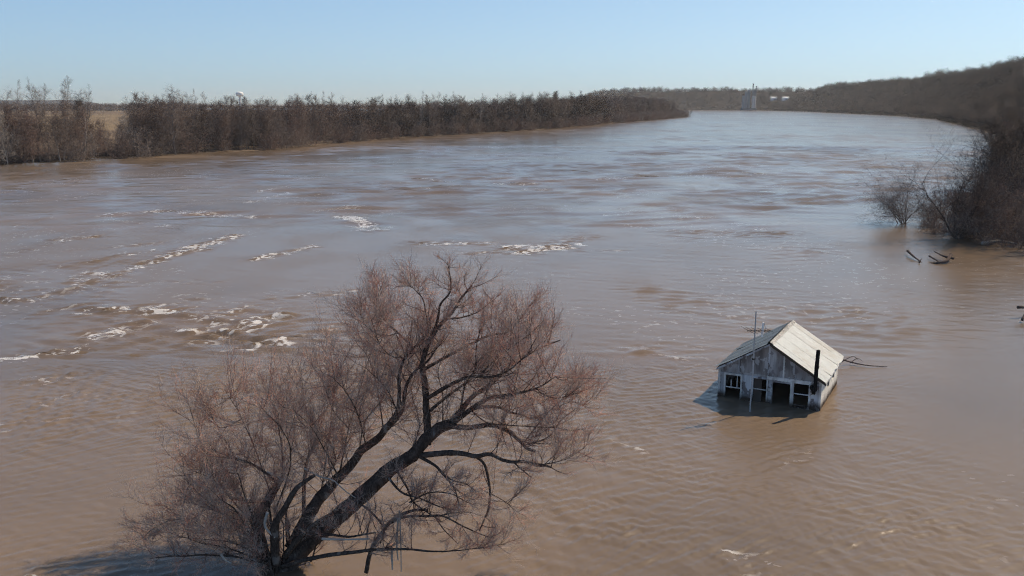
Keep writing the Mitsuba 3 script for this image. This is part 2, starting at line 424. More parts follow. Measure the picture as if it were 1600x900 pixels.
BARK = [diffuse('bark_grey_brown', .205, .168, .148), diffuse('bark_brown', .175, .133, .115), diffuse('bark_red_brown', .20, .142, .122), diffuse('bark_pale', .36, .32, .285), diffuse('bark_dark', .10, .078, .068)]
bank_cfg = dict(wander=.34, lift=.07, kids={3: 4, 2: 2, 1: 3}, angle=(.5, 1.25), ratio=(.45, .7), min=.02, lean=.08, girth=.011, clear=.2, spread=.32, depth=2)
TREES = []                                                       # (trunk ply, crown ply) of a tree one metre tall would be useless for twigs: 17 m, scaled
for k in range(7):
    cfg = dict(bank_cfg, clear=[.12, .3, .15, .35, .2, .1, .25][k], spread=[.34, .27, .4, .25, .32, .4, .3][k], lift=[.08, .14, .03, .16, .07, .03, .1][k])
    t_, c_ = bare_tree(100 + k, 17.0, cfg)
    TREES.append([(mikit.ply(t_, BARK[b]), mikit.ply(c_, BARK[b])) for b in ((0, 3), (1, 0), (2, 1), (3, 0), (1, 4), (2, 0), (0, 1))[k]])
PALE = [mikit.ply(bare_tree(180 + k, 17.0, bank_cfg)[0], BARK[3]) for k in range(3)]
FARTREES = []
for k in range(6):
    t_, c_ = bare_tree(150 + k, 17.0, dict(bank_cfg, clear=(.1, .2, .3)[k % 3], spread=(.36, .3, .42)[k % 3], kids={3: 5, 2: 1, 1: 4}, min=.04, depth=1))
    FARTREES.append((mikit.ply(t_, BARK[(0, 1, 2, 3, 4, 0)[k]]), crown_ply(c_, ('wood_tan', 'wood_brown', 'wood_tan', 'wood_brown', 'wood_grey', 'wood_tan')[k], 17.0)))
SPARSE = []
for k in range(3):
    t_, c_ = bare_tree(200 + k, 24.0, dict(bank_cfg, clear=.3, spread=.2, lift=.16, kids={3: 3, 2: 2, 1: 3}, girth=.0075, min=.013))
    SPARSE.append((mikit.ply(t_, BARK[(0, 3, 0)[k]]), mikit.ply(c_, BARK[(0, 3, 0)[k]])))
BUSH = []
for k in range(4):
    t_, c_ = bare_tree(300 + k, 7.0, dict(bank_cfg, stems=6, clear=.12, spread=.36, lift=.12, kids={3: 2, 2: 2, 1: 3}, min=.016, girth=.009, depth=1, lean=.25))
    BUSH.append(join([t_, c_]))


def put_tree(name, pair, x, y, s, rz, label, cat, group, z=None, sz=None):
    key = thing(name, label, cat, group)
    z = float(terrain([x], [y])[0]) if z is None else z
    m = place(x, y, max(z, -1.0), s, rz, sz)
    reuse('trunk', pair[0], key, m); reuse('crown', pair[1], key, m)
    return key


# the tops of the left tree line, read off the photo: pixel column -> pixel row of the dense mass
TOPX = [-300, 0, 45, 60, 140, 150, 190, 200, 230, 290, 310, 350, 440, 470, 560, 640, 720, 800, 900, 960, 1030, 1060, 1080, 1300]
TOPY = [155, 155, 156, 165, 162, 184, 186, 160, 150, 152, 162, 158, 163, 157, 156, 156, 155, 152, 151, 149, 151, 159, 171, 175]
line = LineString(left_shore[:16])
ZONES = [(145, 'bare grey brown tree in the thin stand before the field at the far left', 'bare trees of the thin stand at the far left'),
         (196, 'low bare tree in the gap of the left tree line below the field', 'low bare trees in the gap of the left tree line'),
         (480, 'bare grey brown tree in the dense wood right of the gap on the left bank', 'bare trees of the dense wood right of the gap'),
         (760, 'bare brown tree in the middle stretch of the wood along the left bank', 'bare trees of the middle stretch of the left bank'),
         (9999, 'small distant bare tree in the wood running out to the point of the left bank', 'small distant trees towards the point of the left bank')]
sp = 0.0
count = 0
while sp < line.length and count < 262:
    p = line.interpolate(sp); q = line.interpolate(sp + 1)
    tx, ty = q.x - p.x, q.y - p.y
    off = abs(rnd.gauss(0, 1)) * 11 + 1.5
    x, y = p.x - ty * off + rnd.uniform(-2, 2), p.y + tx * off
    px, _ = px_of(x, y, 0)
    sp += 1.9 + (p.y - 250) / 420.0
    if px < -60:
        continue
    thin = px < 145
    if thin and rnd.random() < .1:
        continue
    top = np.interp(px, TOPX, TOPY) + rnd.choice((-8, -4, 0, 3, 6, 10, 14, 20))
    h = CAM_H + (HOR - top) / FOC * y
    if 143 < px < 193:
        h = min(h, 11.5 + rnd.uniform(-2, 2))
        off = 1
    k = rnd.randrange(7)
    pair = TREES[k][rnd.randrange(2)] if y < 470 else FARTREES[rnd.randrange(6)]
    if thin and rnd.random() < .5:
        pair = (PALE[k % 3], pair[1])
    s = max(h, 6) / 17.0
    lab, grp = next((l, g) for lim, l, g in ZONES if px < lim)
    put_tree('bare_tree', pair, x, y, s * rnd.uniform(.85, 1.1), rnd.uniform(0, 360), lab, 'tree', grp, sz=s)
    count += 1
# the taller ones that stand clear of the mass
tall = [(8, 124), (22, 128), (45, 132), (62, 122), (88, 124), (104, 123), (120, 134), (312, 140), (330, 146), (395, 150), (498, 143), (520, 146), (588, 148), (655, 142), (680, 145), (705, 142), (748, 146), (770, 146), (800, 147), (826, 143), (858, 147)]
for i, (px, top) in enumerate(tall):
    gy0 = np.interp(px, [p[0] for p in LEFT_PX], [p[1] for p in LEFT_PX])
    y = ground_at(px, gy0)[1] + rnd.uniform(8, 22)
    g = at(px, top, y)
    if px < 130:
        lab, grp = 'tall thin bare tree rising above the others at the far left', 'tall thin trees at the far left'
    else:
        lab, grp = 'slender bare tree whose top sticks up out of the left tree line', 'slender trees above the left tree line'
    put_tree('tall_bare_tree', SPARSE[i % 3], g[0], y, g[2] / 24.0 * .9, rnd.uniform(0, 360), lab, 'tree', grp, sz=g[2] / 24.0)
cot = []
for k in range(2):
    t_, c_ = bare_tree(400 + k, 22.0, dict(bank_cfg, clear=.3, spread=.36, lift=.06, kids={3: 4, 2: 2, 1: 4}, girth=.012, min=.014))
    cot.append((mikit.ply(t_, BARK[0]), mikit.ply(c_, BARK[0])))
for i, (px, top, lab) in enumerate(((218, 143, 'round crowned bare tree just right of the gap in the left tree line'), (268, 132, 'tallest broad crowned bare tree standing above the left tree line'))):
    y = ground_at(px, 246)[1] + 14
    g = at(px, top, y)
    put_tree('broad_bare_tree', cot[i], g[0], y, g[2] / 22.0, 40 * i, lab, 'tree', None)

for i, (px, top) in enumerate(((20, 140), (52, 134), (98, 136), (126, 142), (236, 150), (292, 147), (352, 154), (384, 153), (408, 155), (470, 153), (545, 150), (636, 147), (668, 146), (712, 148), (765, 150), (815, 149), (878, 149))):
    y = ground_at(px, np.interp(px, [p[0] for p in LEFT_PX], [p[1] for p in LEFT_PX]))[1] + rnd.uniform(6, 24)
    g = at(px, top, y)
    put_tree('broad_bare_tree', cot[i % 2], g[0], y, g[2] / 22.0 * rnd.uniform(.8, 1.0), 77 * i, 'broad crowned bare tree standing up out of the wood on the left bank', 'tree', 'broad trees of the left bank', sz=g[2] / 22.0)

# brush under and behind them: nobody could count it
n = 0
for i in range(760):
    sp = (rnd.random() ** 0.8) * line.length
    p = line.interpolate(sp); q = line.interpolate(sp + 1)
    tx, ty = q.x - p.x, q.y - p.y
    off = rnd.uniform(-1, 8) if i % 3 else rnd.uniform(8, 40)
    x, y = p.x - ty * off, p.y + tx * off
    px, _ = px_of(x, y, 0)
    if px < -60 or (px < 195 and off > 14):
        continue
    h = rnd.uniform(4, 10.5) if px < 195 else rnd.uniform(4, 12)
    n += 1
    scene[f'bank_brush__{n:03d}'] = {'type': 'instance', 'shapegroup': {'type': 'ref', 'id': f'brush_kind_{rnd.randrange(4)}'}, 'to_world': place(x, y, -.2, h / 7 * 1.15, rnd.uniform(0, 360), h / 7)}
labels['bank_brush'] = {'label': 'tangled bare brush at the water along the left bank', 'category': 'brush', 'kind': 'stuff'}
for k in range(4):
    scene[f'brush_kind_{k}'] = {'type': 'shapegroup', 'part': mikit.ply(BUSH[k], BARK[(0, 2, 1, 0)[k]])}
# the wood behind the first rows
n = 0
for i in range(900):
    sp = rnd.random() * line.length
    p = line.interpolate(sp); q = line.interpolate(sp + 1)
    tx, ty = q.x - p.x, q.y - p.y
    off = rnd.uniform(12, 70)
    x, y = p.x - ty * off, p.y + tx * off
    px, _ = px_of(x, y, 0)
    if px < 200 or px > 1085:
        continue
    h = (CAM_H + (HOR - np.interp(px, TOPX, TOPY) - rnd.uniform(-1, 12)) / FOC * y)
    n += 1
    scene[f'bank_wood__{n:03d}'] = {'type': 'instance', 'shapegroup': {'type': 'ref', 'id': f'wood_kind_{rnd.randrange(3)}'}, 'to_world': place(x, y, 0, h / 17 * 1.2, rnd.uniform(0, 360), h / 17)}
labels['bank_wood'] = {'label': 'bare wood filling in behind the first trees on the left bank', 'category': 'wood', 'kind': 'stuff'}
for k in range(3):
    t_, c_ = bare_tree(500 + k, 17.0, dict(bank_cfg, clear=.1, spread=.38, kids={3: 4, 2: 1, 1: 4}, min=.05, depth=1))
    scene[f'wood_kind_{k}'] = {'type': 'shapegroup', 'part': mikit.ply(join([t_, c_]), BARK[(0, 1, 4)[k]])}

n = 0
for i in range(700):
    y = 2300 + 500 * rnd.random(); x = (rnd.uniform(-80, 330) - 800) / FOC * y
    h = rnd.uniform(15, 22)
    n += 1
    scene[f'plain_wood__{n:03d}'] = {'type': 'instance', 'shapegroup': {'type': 'ref', 'id': f'wood_kind_{rnd.randrange(3)}'}, 'to_world': place(x, y, 1, h / 17 * 1.7, rnd.uniform(0, 360), h / 17)}
labels['plain_wood'] = {'label': 'thin dark wood on the far edge of the fields at the left', 'category': 'wood', 'kind': 'stuff'}

# ---------------------------------------------------------------- the wooded bluff on the right
hill_cfg = dict(bank_cfg, kids={3: 4, 2: 1, 1: 5}, min=.028, clear=.12, spread=.38, depth=1, girth=.009, lift=.08)
hill_cols = ['wood_brown', 'wood_grey', 'wood_tan', 'wood_dark']
for k, c in zip(hill_cols, ((.060, .050, .047), (.051, .047, .048), (.074, .062, .057), (.040, .038, .040))):
    scene[k] = {'type': 'twosided', 'bsdf': {'type': 'diffuse', 'reflectance': rgb(*c)}}
for k in range(4):
    t_, c_ = bare_tree(600 + k, 14.0, hill_cfg)
    scene[f'hill_kind_{k}'] = {'type': 'shapegroup', 'part': crown_ply(join([t_, c_]), hill_cols[k], 14.0)}
diffuse('cedar_green', .035, .042, .03)
ev = Segs(); r_ = random.Random(77)
for i in range(260):
    zz = r_.uniform(.5, 10); a = r_.uniform(0, 6.28); rr = (10.4 - zz) * .26
    p = np.array([0, 0, zz]); q = p + np.array([math.cos(a) * rr, math.sin(a) * rr, r_.uniform(-.2, .8)])
    ev.add(p + (q - p) * .2, q, .34, .03)
ev.add(np.array([0, 0, -.5]), np.array([0, 0, 10.4]), .2, .03)
scene['hill_kind_4'] = {'type': 'shapegroup', 'part': mikit.ply(ev.mesh(4), 'cedar_green')}
SHEDS = [(1207.5, 153.5), (1226, 153.5)]
rng = np.random.default_rng(8)
cx = np.concatenate([rng.uniform(40, 1100, 150000), rng.uniform(-900, 1300, 200000)])
cy = np.concatenate([rng.uniform(150, 2700, 150000), rng.uniform(2600, 4700, 200000)])
so = signed(right_poly, cx, cy)
ok = (so > 1) & (so < np.where(cy < 2300, 240, 330)) & (cx / cy < .62) & (cx / cy > -.02)
cand = np.column_stack([cx, cy, so])[ok]
zz = terrain(cand[:, 0], cand[:, 1])
cell = {}
n = 0
for (x, y, off), z in zip(cand, zz):
    if n >= 6200:
        break
    px, py = px_of(x, y, z)
    if px > 1680 or y < 150 or z < -.4:
        continue
    d = math.hypot(x, y)
    cs = 5.4 + int(d / 300) * .85
    c = (int(x // cs), int(y // cs), int(d / 300))
    if c in cell or any(abs(px - sx) < 5.5 and y < 3060 and 150 < py < 166 for sx, _ in SHEDS) or (1158 < px < 1188 and y > 2400 and y < 2930):
        continue
    cell[c] = 1
    u = rng.random()
    k = 4 if u < .05 and z > 30 and math.sin(x / 90) + math.sin(y / 140) > .2 else int(rng.integers(4))
    h = rng.choice((.8, .95, 1.0, 1.1, 1.2, 1.45)) * (1.0 if z > 3 else .8) * (1 if k < 4 else rng.uniform(.8, 1.2))
    w = h * rng.uniform(1.2, 1.7) * (1 + d / 5000)
    n += 1
    scene[f'bluff_wood__{n:04d}'] = {'type': 'instance', 'shapegroup': {'type': 'ref', 'id': f'hill_kind_{k}'}, 'to_world': place(x, y, z, w, rng.uniform(0, 360), h)}
labels['bluff_wood'] = {'label': 'brown leafless wood covering the long bluff on the right bank', 'category': 'wood', 'kind': 'stuff'}

# ---------------------------------------------------------------- flooded trees and brush at the right shore
near_cfg = dict(bank_cfg, kids={3: 3, 2: 2, 1: 3}, min=.011, girth=.010, spread=.27, wander=.3)
NEAR = []
for k in range(4):
    t_, c_ = bare_tree(700 + k, 13.0, dict(near_cfg, clear=(.15, .25, .2, .3)[k], lean=.1))
    NEAR.append((mikit.ply(t_, BARK[(0, 1, 3, 4)[k]]), mikit.ply(c_, BARK[(0, 0, 2, 1)[k]])))
rs2 = LineString(right_shore[2:8])
for i in range(58):
    sd = 30 + (i / 58) ** 1.25 * 330
    p = rs2.interpolate(sd); q = rs2.interpolate(sd + 1)
    off = rnd.uniform(3, 19)
    x, y = p.x + (q.y - p.y) * off, p.y - (q.x - p.x) * off
    h = rnd.uniform(9, 14.5)
    put_tree('flooded_tree', NEAR[i % 4], x, y, h / 13 * rnd.uniform(.9, 1.15), rnd.uniform(0, 360), 'dark bare tree in the flooded wood along the right shore', 'tree', 'bare trees along the right shore', sz=h / 13)
n = 0
for i in range(260):
    sd = 15 + rnd.random() * 360
    p = rs2.interpolate(sd); q = rs2.interpolate(sd + 1)
    off = rnd.uniform(2, 22)
    x, y = p.x + (q.y - p.y) * off, p.y - (q.x - p.x) * off
    h = rnd.uniform(3, 7)
    n += 1
    scene[f'shore_brush__{n:03d}'] = {'type': 'instance', 'shapegroup': {'type': 'ref', 'id': f'brush_kind_{rnd.randrange(4)}'}, 'to_world': place(x, y, -.2, h / 7 * 1.2, rnd.uniform(0, 360), h / 7)}
labels['shore_brush'] = {'label': 'dark tangled brush along the right shore', 'category': 'brush', 'kind': 'stuff'}


SHRUB = []
for k in range(3):
    t_, c_ = bare_tree(800 + k, 7.0, dict(bank_cfg, stems=6, clear=.1, spread=.34, lift=.08, kids={3: 2, 2: 2, 1: 3}, min=.009, girth=.010, depth=2, lean=.28, wander=.4))
    SHRUB.append((mikit.ply(t_, BARK[(4, 0, 1)[k]]), mikit.ply(c_, BARK[(0, 1, 2)[k]])))
for i, (px, py, top) in enumerate(((1446, 352, 303), (1470, 340, 290), (1478, 362, 300), (1516, 368, 296), (1530, 345, 285), (1552, 376, 285), (1568, 366, 262), (1584, 384, 280), (1562, 320, 262))):
    b, g = ground_at(px, py), None
    h = at(px, top, b[1])[2]
    key = thing('waterside_shrub', 'bare brown shrub standing in the flood along the right shore', 'shrub', 'shrubs in the flood along the right shore')
    m = place(b[0], b[1], -.1, h / 7 * rnd.uniform(1.0, 1.3), 61 * i, h / 7)
    reuse('stem', SHRUB[i % 3][0], key, m); reuse('twigs', SHRUB[i % 3][1], key, m)


def flooded_shrub(name, seed, px, py, hgt, spread, label, bark, lean=(0, 0)):
    """A many-stemmed shrub standing in the water."""
    r = random.Random(seed)
    key = thing(name, label, 'shrub')
    g = ground_at(px, py)
    st, tw = Segs(), Segs()
    cfg = dict(wander=.35, lift=.05, kids={3: 3, 2: 2, 1: 3}, angle=(.4, 1.1), ratio=(.4, .65), min=.007)
    for i in range(9):
        a = r.uniform(0, 6.28)
        d = unit(np.array([math.cos(a) * .75 + lean[0], math.sin(a) * .6 + lean[1], 1.0]))
        p = g + np.array([r.uniform(-.5, .5), r.uniform(-.5, .5), -.5])
        L = hgt * r.uniform(.65, 1.05); m = 5
        for j in range(m):
            d = unit(d + .22 * rand_dir(r) + .04 * UP)
            q = p + d * L / m
            st.add(p, q, hgt * .013 * (1 - j / m * .8), hgt * .013 * (1 - (j + 1) / m * .8))
            for _ in range(3 if j else 1):
                side = unit(np.cross(d, rand_dir(r))); an = r.uniform(.4, 1.1)
                branch(r, tw, p + (q - p) * r.random(), unit(d * math.cos(an) + side * math.sin(an)), spread * L * r.uniform(.25, .5), hgt * .0032, 2, cfg)
            p = q
    obj('stem', st.mesh(6), bark, key)
    obj('twigs', tw.mesh(3), bark, key, kind='stuff')


flooded_shrub('flooded_shrub', 21, 1412, 349, 6.4, 1.7, 'small bare shrub standing farthest out in the water off the right shore', BARK[0], (-.35, 0))
flooded_shrub('flooded_shrub', 22, 1497, 373, 11, 1.6, 'larger dark bare shrub in the water between the small shrub and the right shore', BARK[4])
flooded_shrub('flooded_shrub', 23, 1547, 356, 7.0, 1.3, 'bare shrub in the water beside the dark stump close to the right shore', BARK[1])
g = ground_at(1535, 352)
key = thing('dead_snag', 'dark broken trunk standing upright among the shrubs off the right shore', 'tree trunk')
b = at(1534, 272, g[1] + 6)
obj('trunk', tube([[b[0] + .1, b[1], -1], [b[0], b[1], 3], [b[0], b[1], b[2]]], [.38, .34, .26], 8, .25), BARK[4], key, smooth=True)


def drift(name, label, stems, bark, cat='driftwood', group=None):
    """Floating dead wood: stems = (points, radius at the butt)."""
    key = thing(name, label, cat, group)
    for i, (pts, r) in enumerate(stems):
        p = smooth_path(pts, 4 * len(pts))
        obj('limb', tube(p, np.linspace(r, r * .35, len(p)), 6, .3, i), bark, key, smooth=True)


def wpts(*l):
    return [ground_at(px, py, z) for px, py, z in l]


drift('driftwood', 'forked dark branch floating in the water below the right shrubs', [(wpts((1486, 398, .7), (1478, 408, .3), (1462, 411, .1), (1450, 411, -.1)), .22), (wpts((1490, 404, .4), (1474, 400, .5), (1460, 393, .6)), .16),
       (wpts((1452, 400, .4), (1462, 406, .2), (1470, 411, 0)), .12)], BARK[4])
drift('driftwood', 'smaller dark branch floating left of the forked one', [(wpts((1418, 392, .5), (1428, 401, .3), (1440, 410, .0)), .15), (wpts((1436, 410, .1), (1440, 404, .5)), .1)], BARK[4])
drift('driftwood', 'dark snag jutting from the water at the right edge of the picture', [(wpts((1590, 480, .9), (1602, 481, .8), (1630, 490, -.2)), .16), (wpts((1597, 500, .2), (1603, 486, .8)), .13)], BARK[4])
drift('driftwood', 'long thin branch trailing in the water behind the house', [(wpts((1312, 560, .5), (1330, 566, .2), (1356, 571, .12), (1386, 573, .05)), .06), (wpts((1314, 566, .25), (1332, 557, .5), (1342, 563, .1)), .035),
       (wpts((1328, 567, .1), (1340, 560, .45), (1348, 565, .05)), .03)], BARK[4])
drift('driftwood', 'pale drifted log lying along the foot of the right shore', [(wpts((1535, 380, .3), (1560, 377, .4), (1590, 381, .2)), .28)], BARK[3])

# ---------------------------------------------------------------- far bank: grain elevator, sheds, water tower
diffuse('concrete_pale', .42, .40, .39); diffuse('concrete_shade_blue', .16, .20, .23); diffuse('concrete_dark', .14, .15, .16); diffuse('white_paint', .78, .78, .76); diffuse('grey_metal', .3, .31, .32)  # the silos' blue-grey is bluish shade painted into their concrete colour


def far_at(px, y):
    return at(px, 100, y)[0]


def cyl(x, y, r, z0, z1, sides=28, dome=0.0):
    m = trimesh.creation.revolve([[0, z0], [r, z0], [r, z1], [r * .92, z1 + dome * .5], [r * .5, z1 + dome], [0, z1 + dome * 1.1]], sections=sides)
    m.apply_translation([x, y, 0]); return m


key = thing('grain_elevator', 'tall grain elevator on the far bank with one pale tower and darker silos', 'grain elevator')
y = 2900.0
zt = lambda row: CAM_H + (HOR - row) / FOC * y
obj('tower', cyl(far_at(1180, y), y - 6, 6.2, .2, zt(150)), 'concrete_pale', key, smooth=40, label='pale concrete tower of the elevator')
obj('headhouse', boxm(far_at(1177.5, y), far_at(1183, y), y - 10, y + 4, zt(150) + 1.5, zt(142)), 'concrete_dark', key)
obj('mast', boxm(far_at(1177.6, y), far_at(1179, y), y - 4, y - 1, zt(142), zt(132)), 'concrete_dark', key)
obj('mast', boxm(far_at(1182.6, y), far_at(1183.8, y), y - 4, y - 1, zt(142), zt(135.5)), 'concrete_dark', key)
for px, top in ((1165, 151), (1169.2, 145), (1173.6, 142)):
    obj('silo', cyl(far_at(px, y), y + 6, 4.4, .2, zt(top), dome=2), 'concrete_shade_blue', key, smooth=40)
obj('annex', boxm(far_at(1161.5, y), far_at(1184, y), y - 14, y + 12, .1, zt(168.5)), 'concrete_dark', key)
for i, (px, row) in enumerate(SHEDS):
    y0 = 3000.0
    p = at(px, row + 2.2, y0)
    for yy in np.arange(2600, 3600, 8.0):
        q = at(px, row + 2.2, yy)
        if terrain([q[0]], [yy])[0] > q[2]:
            p = q; break
    key = thing('storage_shed', ('white storage shed on the far hillside nearer to the grain elevator', 'white storage shed on the far hillside farther right from the grain elevator')[i], 'shed')
    w, d, h, rr = 9.5, 7.0, 5.0, 9.0
    obj('wall', boxm(p[0] - w, p[0] + w, p[1] - 2 * d, p[1], p[2] - 4, p[2] + h), 'white_paint', key)
    rv = np.array([[p[0] - w - .5, p[1] - 2 * d - .6, p[2] + h], [p[0] + w + .5, p[1] - 2 * d - .6, p[2] + h], [p[0] + w + .5, p[1] + .6, p[2] + h], [p[0] - w - .5, p[1] + .6, p[2] + h], [p[0] - w - .5, p[1] - d, p[2] + rr], [p[0] + w + .5, p[1] - d, p[2] + rr]])
    obj('roof', (rv, np.array([[0, 1, 5], [0, 5, 4], [2, 3, 4], [2, 4, 5], [0, 4, 3], [1, 2, 5], [0, 2, 1], [0, 3, 2]])), 'white_paint', key)
    obj('door', boxm(p[0] - 2.2, p[0] + 2.2, p[1] - 2 * d - .12, p[1] - 2 * d - .01, p[2] - 1, p[2] + 3.6), 'grey_metal', key)  # door in one even mid grey
key = thing('water_tower', 'white water tower rising beyond the left tree line', 'water tower')
y = 2300.0; c = at(374.5, 150, y); sc = y / FOC
tk = trimesh.creation.revolve([[0, -3.6], [2, -3.4], [5, -2.6], [5.9, -1], [5.9, 1.6], [5.2, 2.9], [3, 3.8], [0, 4.2]], sections=32)
tk.apply_scale(sc * .95); tk.apply_translation([c[0], y, CAM_H + (HOR - 148) * sc])
obj('tank', tk, 'white_paint', key, smooth=50)
obj('column', cyl(c[0], y, 2.6, .8, CAM_H + (HOR - 151) * sc), 'white_paint', key, smooth=40)

# ---------------------------------------------------------------- the flooded house
HX, HY, HT = 15.68, 54.49, -0.488
HOUSE = T().translate([HX, HY, 0]).rotate([0, 0, 1], math.degrees(HT))
W2, LEN, EAVE, RIDGE = 3.085, 6.24, 1.99, 3.86


def siding(base, dirt, streak, fl):
    def fn(p, n, uv):
        a = mikit.fbm(p.x * 2.2, p.y * 2.2, p.z * .7, 3)
        g = mikit.fbm(p.x * 14, p.y * 14, p.z * 1.6, 2)
        c = mikit.mix(base, dirt, mikit.smoothstep(.30, .62, a))
        c = c * (0.78 + 0.44 * g)
        wet = mikit.smoothstep(.62, .10, p.z + .5 * (a - .5))
        c = c * (1 - wet) + mi.Color3f(.07, .052, .042) * wet
        return mikit.mix(c, streak, fl * mikit.smoothstep(.54, .62, mikit.fbm(p.x * 4, p.y * 4, p.z * 2.2, 3)))
    return {'type': 'diffuse', 'reflectance': mikit.proc(fn)}


scene['board_weathered'] = siding((.32, .295, .285), (.16, .145, .14), (.5, .5, .5), .6)
scene['board_grey'] = siding((.42, .41, .41), (.24, .22, .215), (.15, .13, .13), .6)
scene['board_flaked'] = siding((.52, .53, .55), (.33, .33, .34), (.16, .14, .14), .9)
scene['trim_white'] = siding((.72, .71, .69), (.5, .49, .47), (.3, .28, .26), .5)
scene['side_white'] = siding((.78, .76, .72), (.6, .58, .54), (.3, .28, .26), .5)
diffuse('dark_inside', .03, .027, .025); diffuse('black_iron', .018, .017, .017); diffuse('old_timber', .085, .07, .06)


def tin(base, rust, k):
    def fn(p, n, uv):
        a = mikit.fbm(p.x * .9, p.y * .9, p.z * .9 + k, 3)
        b = mikit.fbm(p.x * 6, p.y * 6, p.z * 2 + k, 3)
        return mikit.mix(base, rust, mikit.smoothstep(.42, .68, .6 * a + .4 * b)) * (.80 + .40 * b)
    return {'type': 'roughplastic', 'alpha': .35, 'diffuse_reflectance': mikit.proc(fn)}


scene['tin_white'] = tin((.335, .385, .41), (.25, .265, .265), 0)
scene['tin_white_b'] = tin((.29, .33, .35), (.21, .215, .21), 5)
scene['tin_green'] = tin((.235, .255, .24), (.16, .16, .15), 9)
scene['tin_green_b'] = tin((.19, .205, .195), (.14, .13, .12), 3)
scene['pane_glass'] = {'type': 'thindielectric', 'int_ior': 1.5}

house = thing('flooded_house', 'small weathered white house with a pale metal roof standing deep in floodwater', 'house')


def hobj(name, mesh, bsdf, parent, **k):
    return obj(name, mesh, bsdf, parent, to=HOUSE, **k)


def slab(poly, y0, y1):
    """A plate in the front wall's plane: polygon in (a, z), between depths y0 < y1."""
    m = trimesh.creation.extrude_polygon(poly, y1 - y0, engine='earcut')
    v = np.array(m.vertices)
    return np.column_stack([v[:, 0], y1 - v[:, 2], v[:, 1]]), np.array(m.faces)


def polys(g):
    return [x for x in getattr(g, 'geoms', [g]) if x.geom_type == 'Polygon' and x.area > .01]


gable = Polygon([(-W2, -1.2), (W2, -1.2), (W2, EAVE), (0, RIDGE - .03), (-W2, EAVE)])
OPEN = {'lw': (-2.66, -1.70, -.15, 1.50), 'd1': (-.93, -.12, -1.2, 1.50), 'd2': (.24, 1.30, -1.2, 1.40), 'rw': (1.50, 2.40, .05, 1.52)}
holes = shapely.union_all([sbox(a, z0, b, z1) for a, b, z0, z1 in OPEN.values()])
fw = f'{house}__front_wall'
scene[fw] = mikit.ply(slab(gable.difference(holes), .03, .12), 'board_grey'); scene[fw]['to_world'] = HOUSE
cuts = [-W2, -2.74, -1.86, -.97, -.04, .86, 1.56, 2.46, W2]
mats = ['board_flaked', 'board_grey', 'board_weathered', 'board_weathered', 'board_grey', 'board_weathered', 'board_grey', 'board_weathered']
for i in range(len(cuts) - 1):
    up = gable.intersection(sbox(cuts[i] + .012, 1.76, cuts[i + 1] - .012, 5))
    for g in polys(up):
        hobj('panel', slab(g, -.003 * (i % 3), .03), mats[i], fw)
    low = gable.difference(holes.buffer(.01)).intersection(sbox(cuts[i] + .012, -1.2, cuts[i + 1] - .012, 1.6))
    for g in polys(low):
        hobj('panel', slab(g, -.002 * (i % 2), .03), 'board_flaked', fw)
for a in cuts[2:-2]:
    top = RIDGE - abs(a) * (RIDGE - EAVE) / W2 - .06
    hobj('batten', boxm(a - .045, a + .045, -.035, -.008, 1.76, top), 'board_flaked' if a != .86 else 'trim_white', fw)
hobj('lintel', boxm(-.12, 2.52, -.05, -.006, 1.53, 1.74), 'trim_white', fw)
hobj('lintel', boxm(-2.75, -1.62, -.05, -.006, 1.53, 1.62), 'trim_white', fw)
for a0, a1, z1 in ((-W2 - .03, -W2 + .10, EAVE - .02), (W2 - .11, W2 + .03, EAVE - .02)):
    hobj('corner_board', boxm(a0, a1, -.055, .10, -1.2, z1), 'trim_white', fw)
hobj('post', boxm(1.31, 1.46, -.06, -.006, -1.2, 1.53), 'trim_white', fw)
hobj('post', boxm(-.115, -.03, -.06, -.006, -1.2, 1.50), 'trim_white', fw)
# brick-like broken sheathing between the two doorways
for k, (a0, a1, z0, z1) in enumerate(((-.02, .22, 1.02, 1.26), (-.01, .2, .78, .98), (-.02, .22, .5, .75), (0, .19, .26, .46))):
    hobj('patch', boxm(a0, a1, -.03, -.006, z0, z1), 'trim_white' if k % 2 else 'board_flaked', fw)


def window(a0, a1, z0, z1, rails, mullions, pane_rects, label=None):
    w = f'{numbered(house + "__window")}'
    fr = [boxm(a0 - .09, a0 + .01, -.06, .09, z0 - .05, z1), boxm(a1 - .01, a1 + .09, -.06, .09, z0 - .05, z1), boxm(a0 - .09, a1 + .09, -.063, .087, z1 - .002, z1 + .07), boxm(a0 - .1, a1 + .1, -.075, .085, z0 - .11, z0 - .02)]
    scene[w] = mikit.ply(join(fr), 'trim_white'); scene[w]['to_world'] = HOUSE
    if label:
        labels[w] = {'label': label}
    for z in rails:
        hobj('rail', boxm(a0 + .012, a1 - .012, .0, .05, z - .03, z + .03), 'trim_white', w)
    for a, za, zb in mullions:
        hobj('mullion', boxm(a - .022, a + .022, .005, .045, za, zb), 'trim_white', w)
    for (pa, pb, pz, pw) in pane_rects:
        hobj('pane', (np.array([[pa, .025, pz], [pb, .025, pz], [pb, .025, pw], [pa, .025, pw]]), np.array([[0, 1, 2], [0, 2, 3]])), 'pane_glass', w)


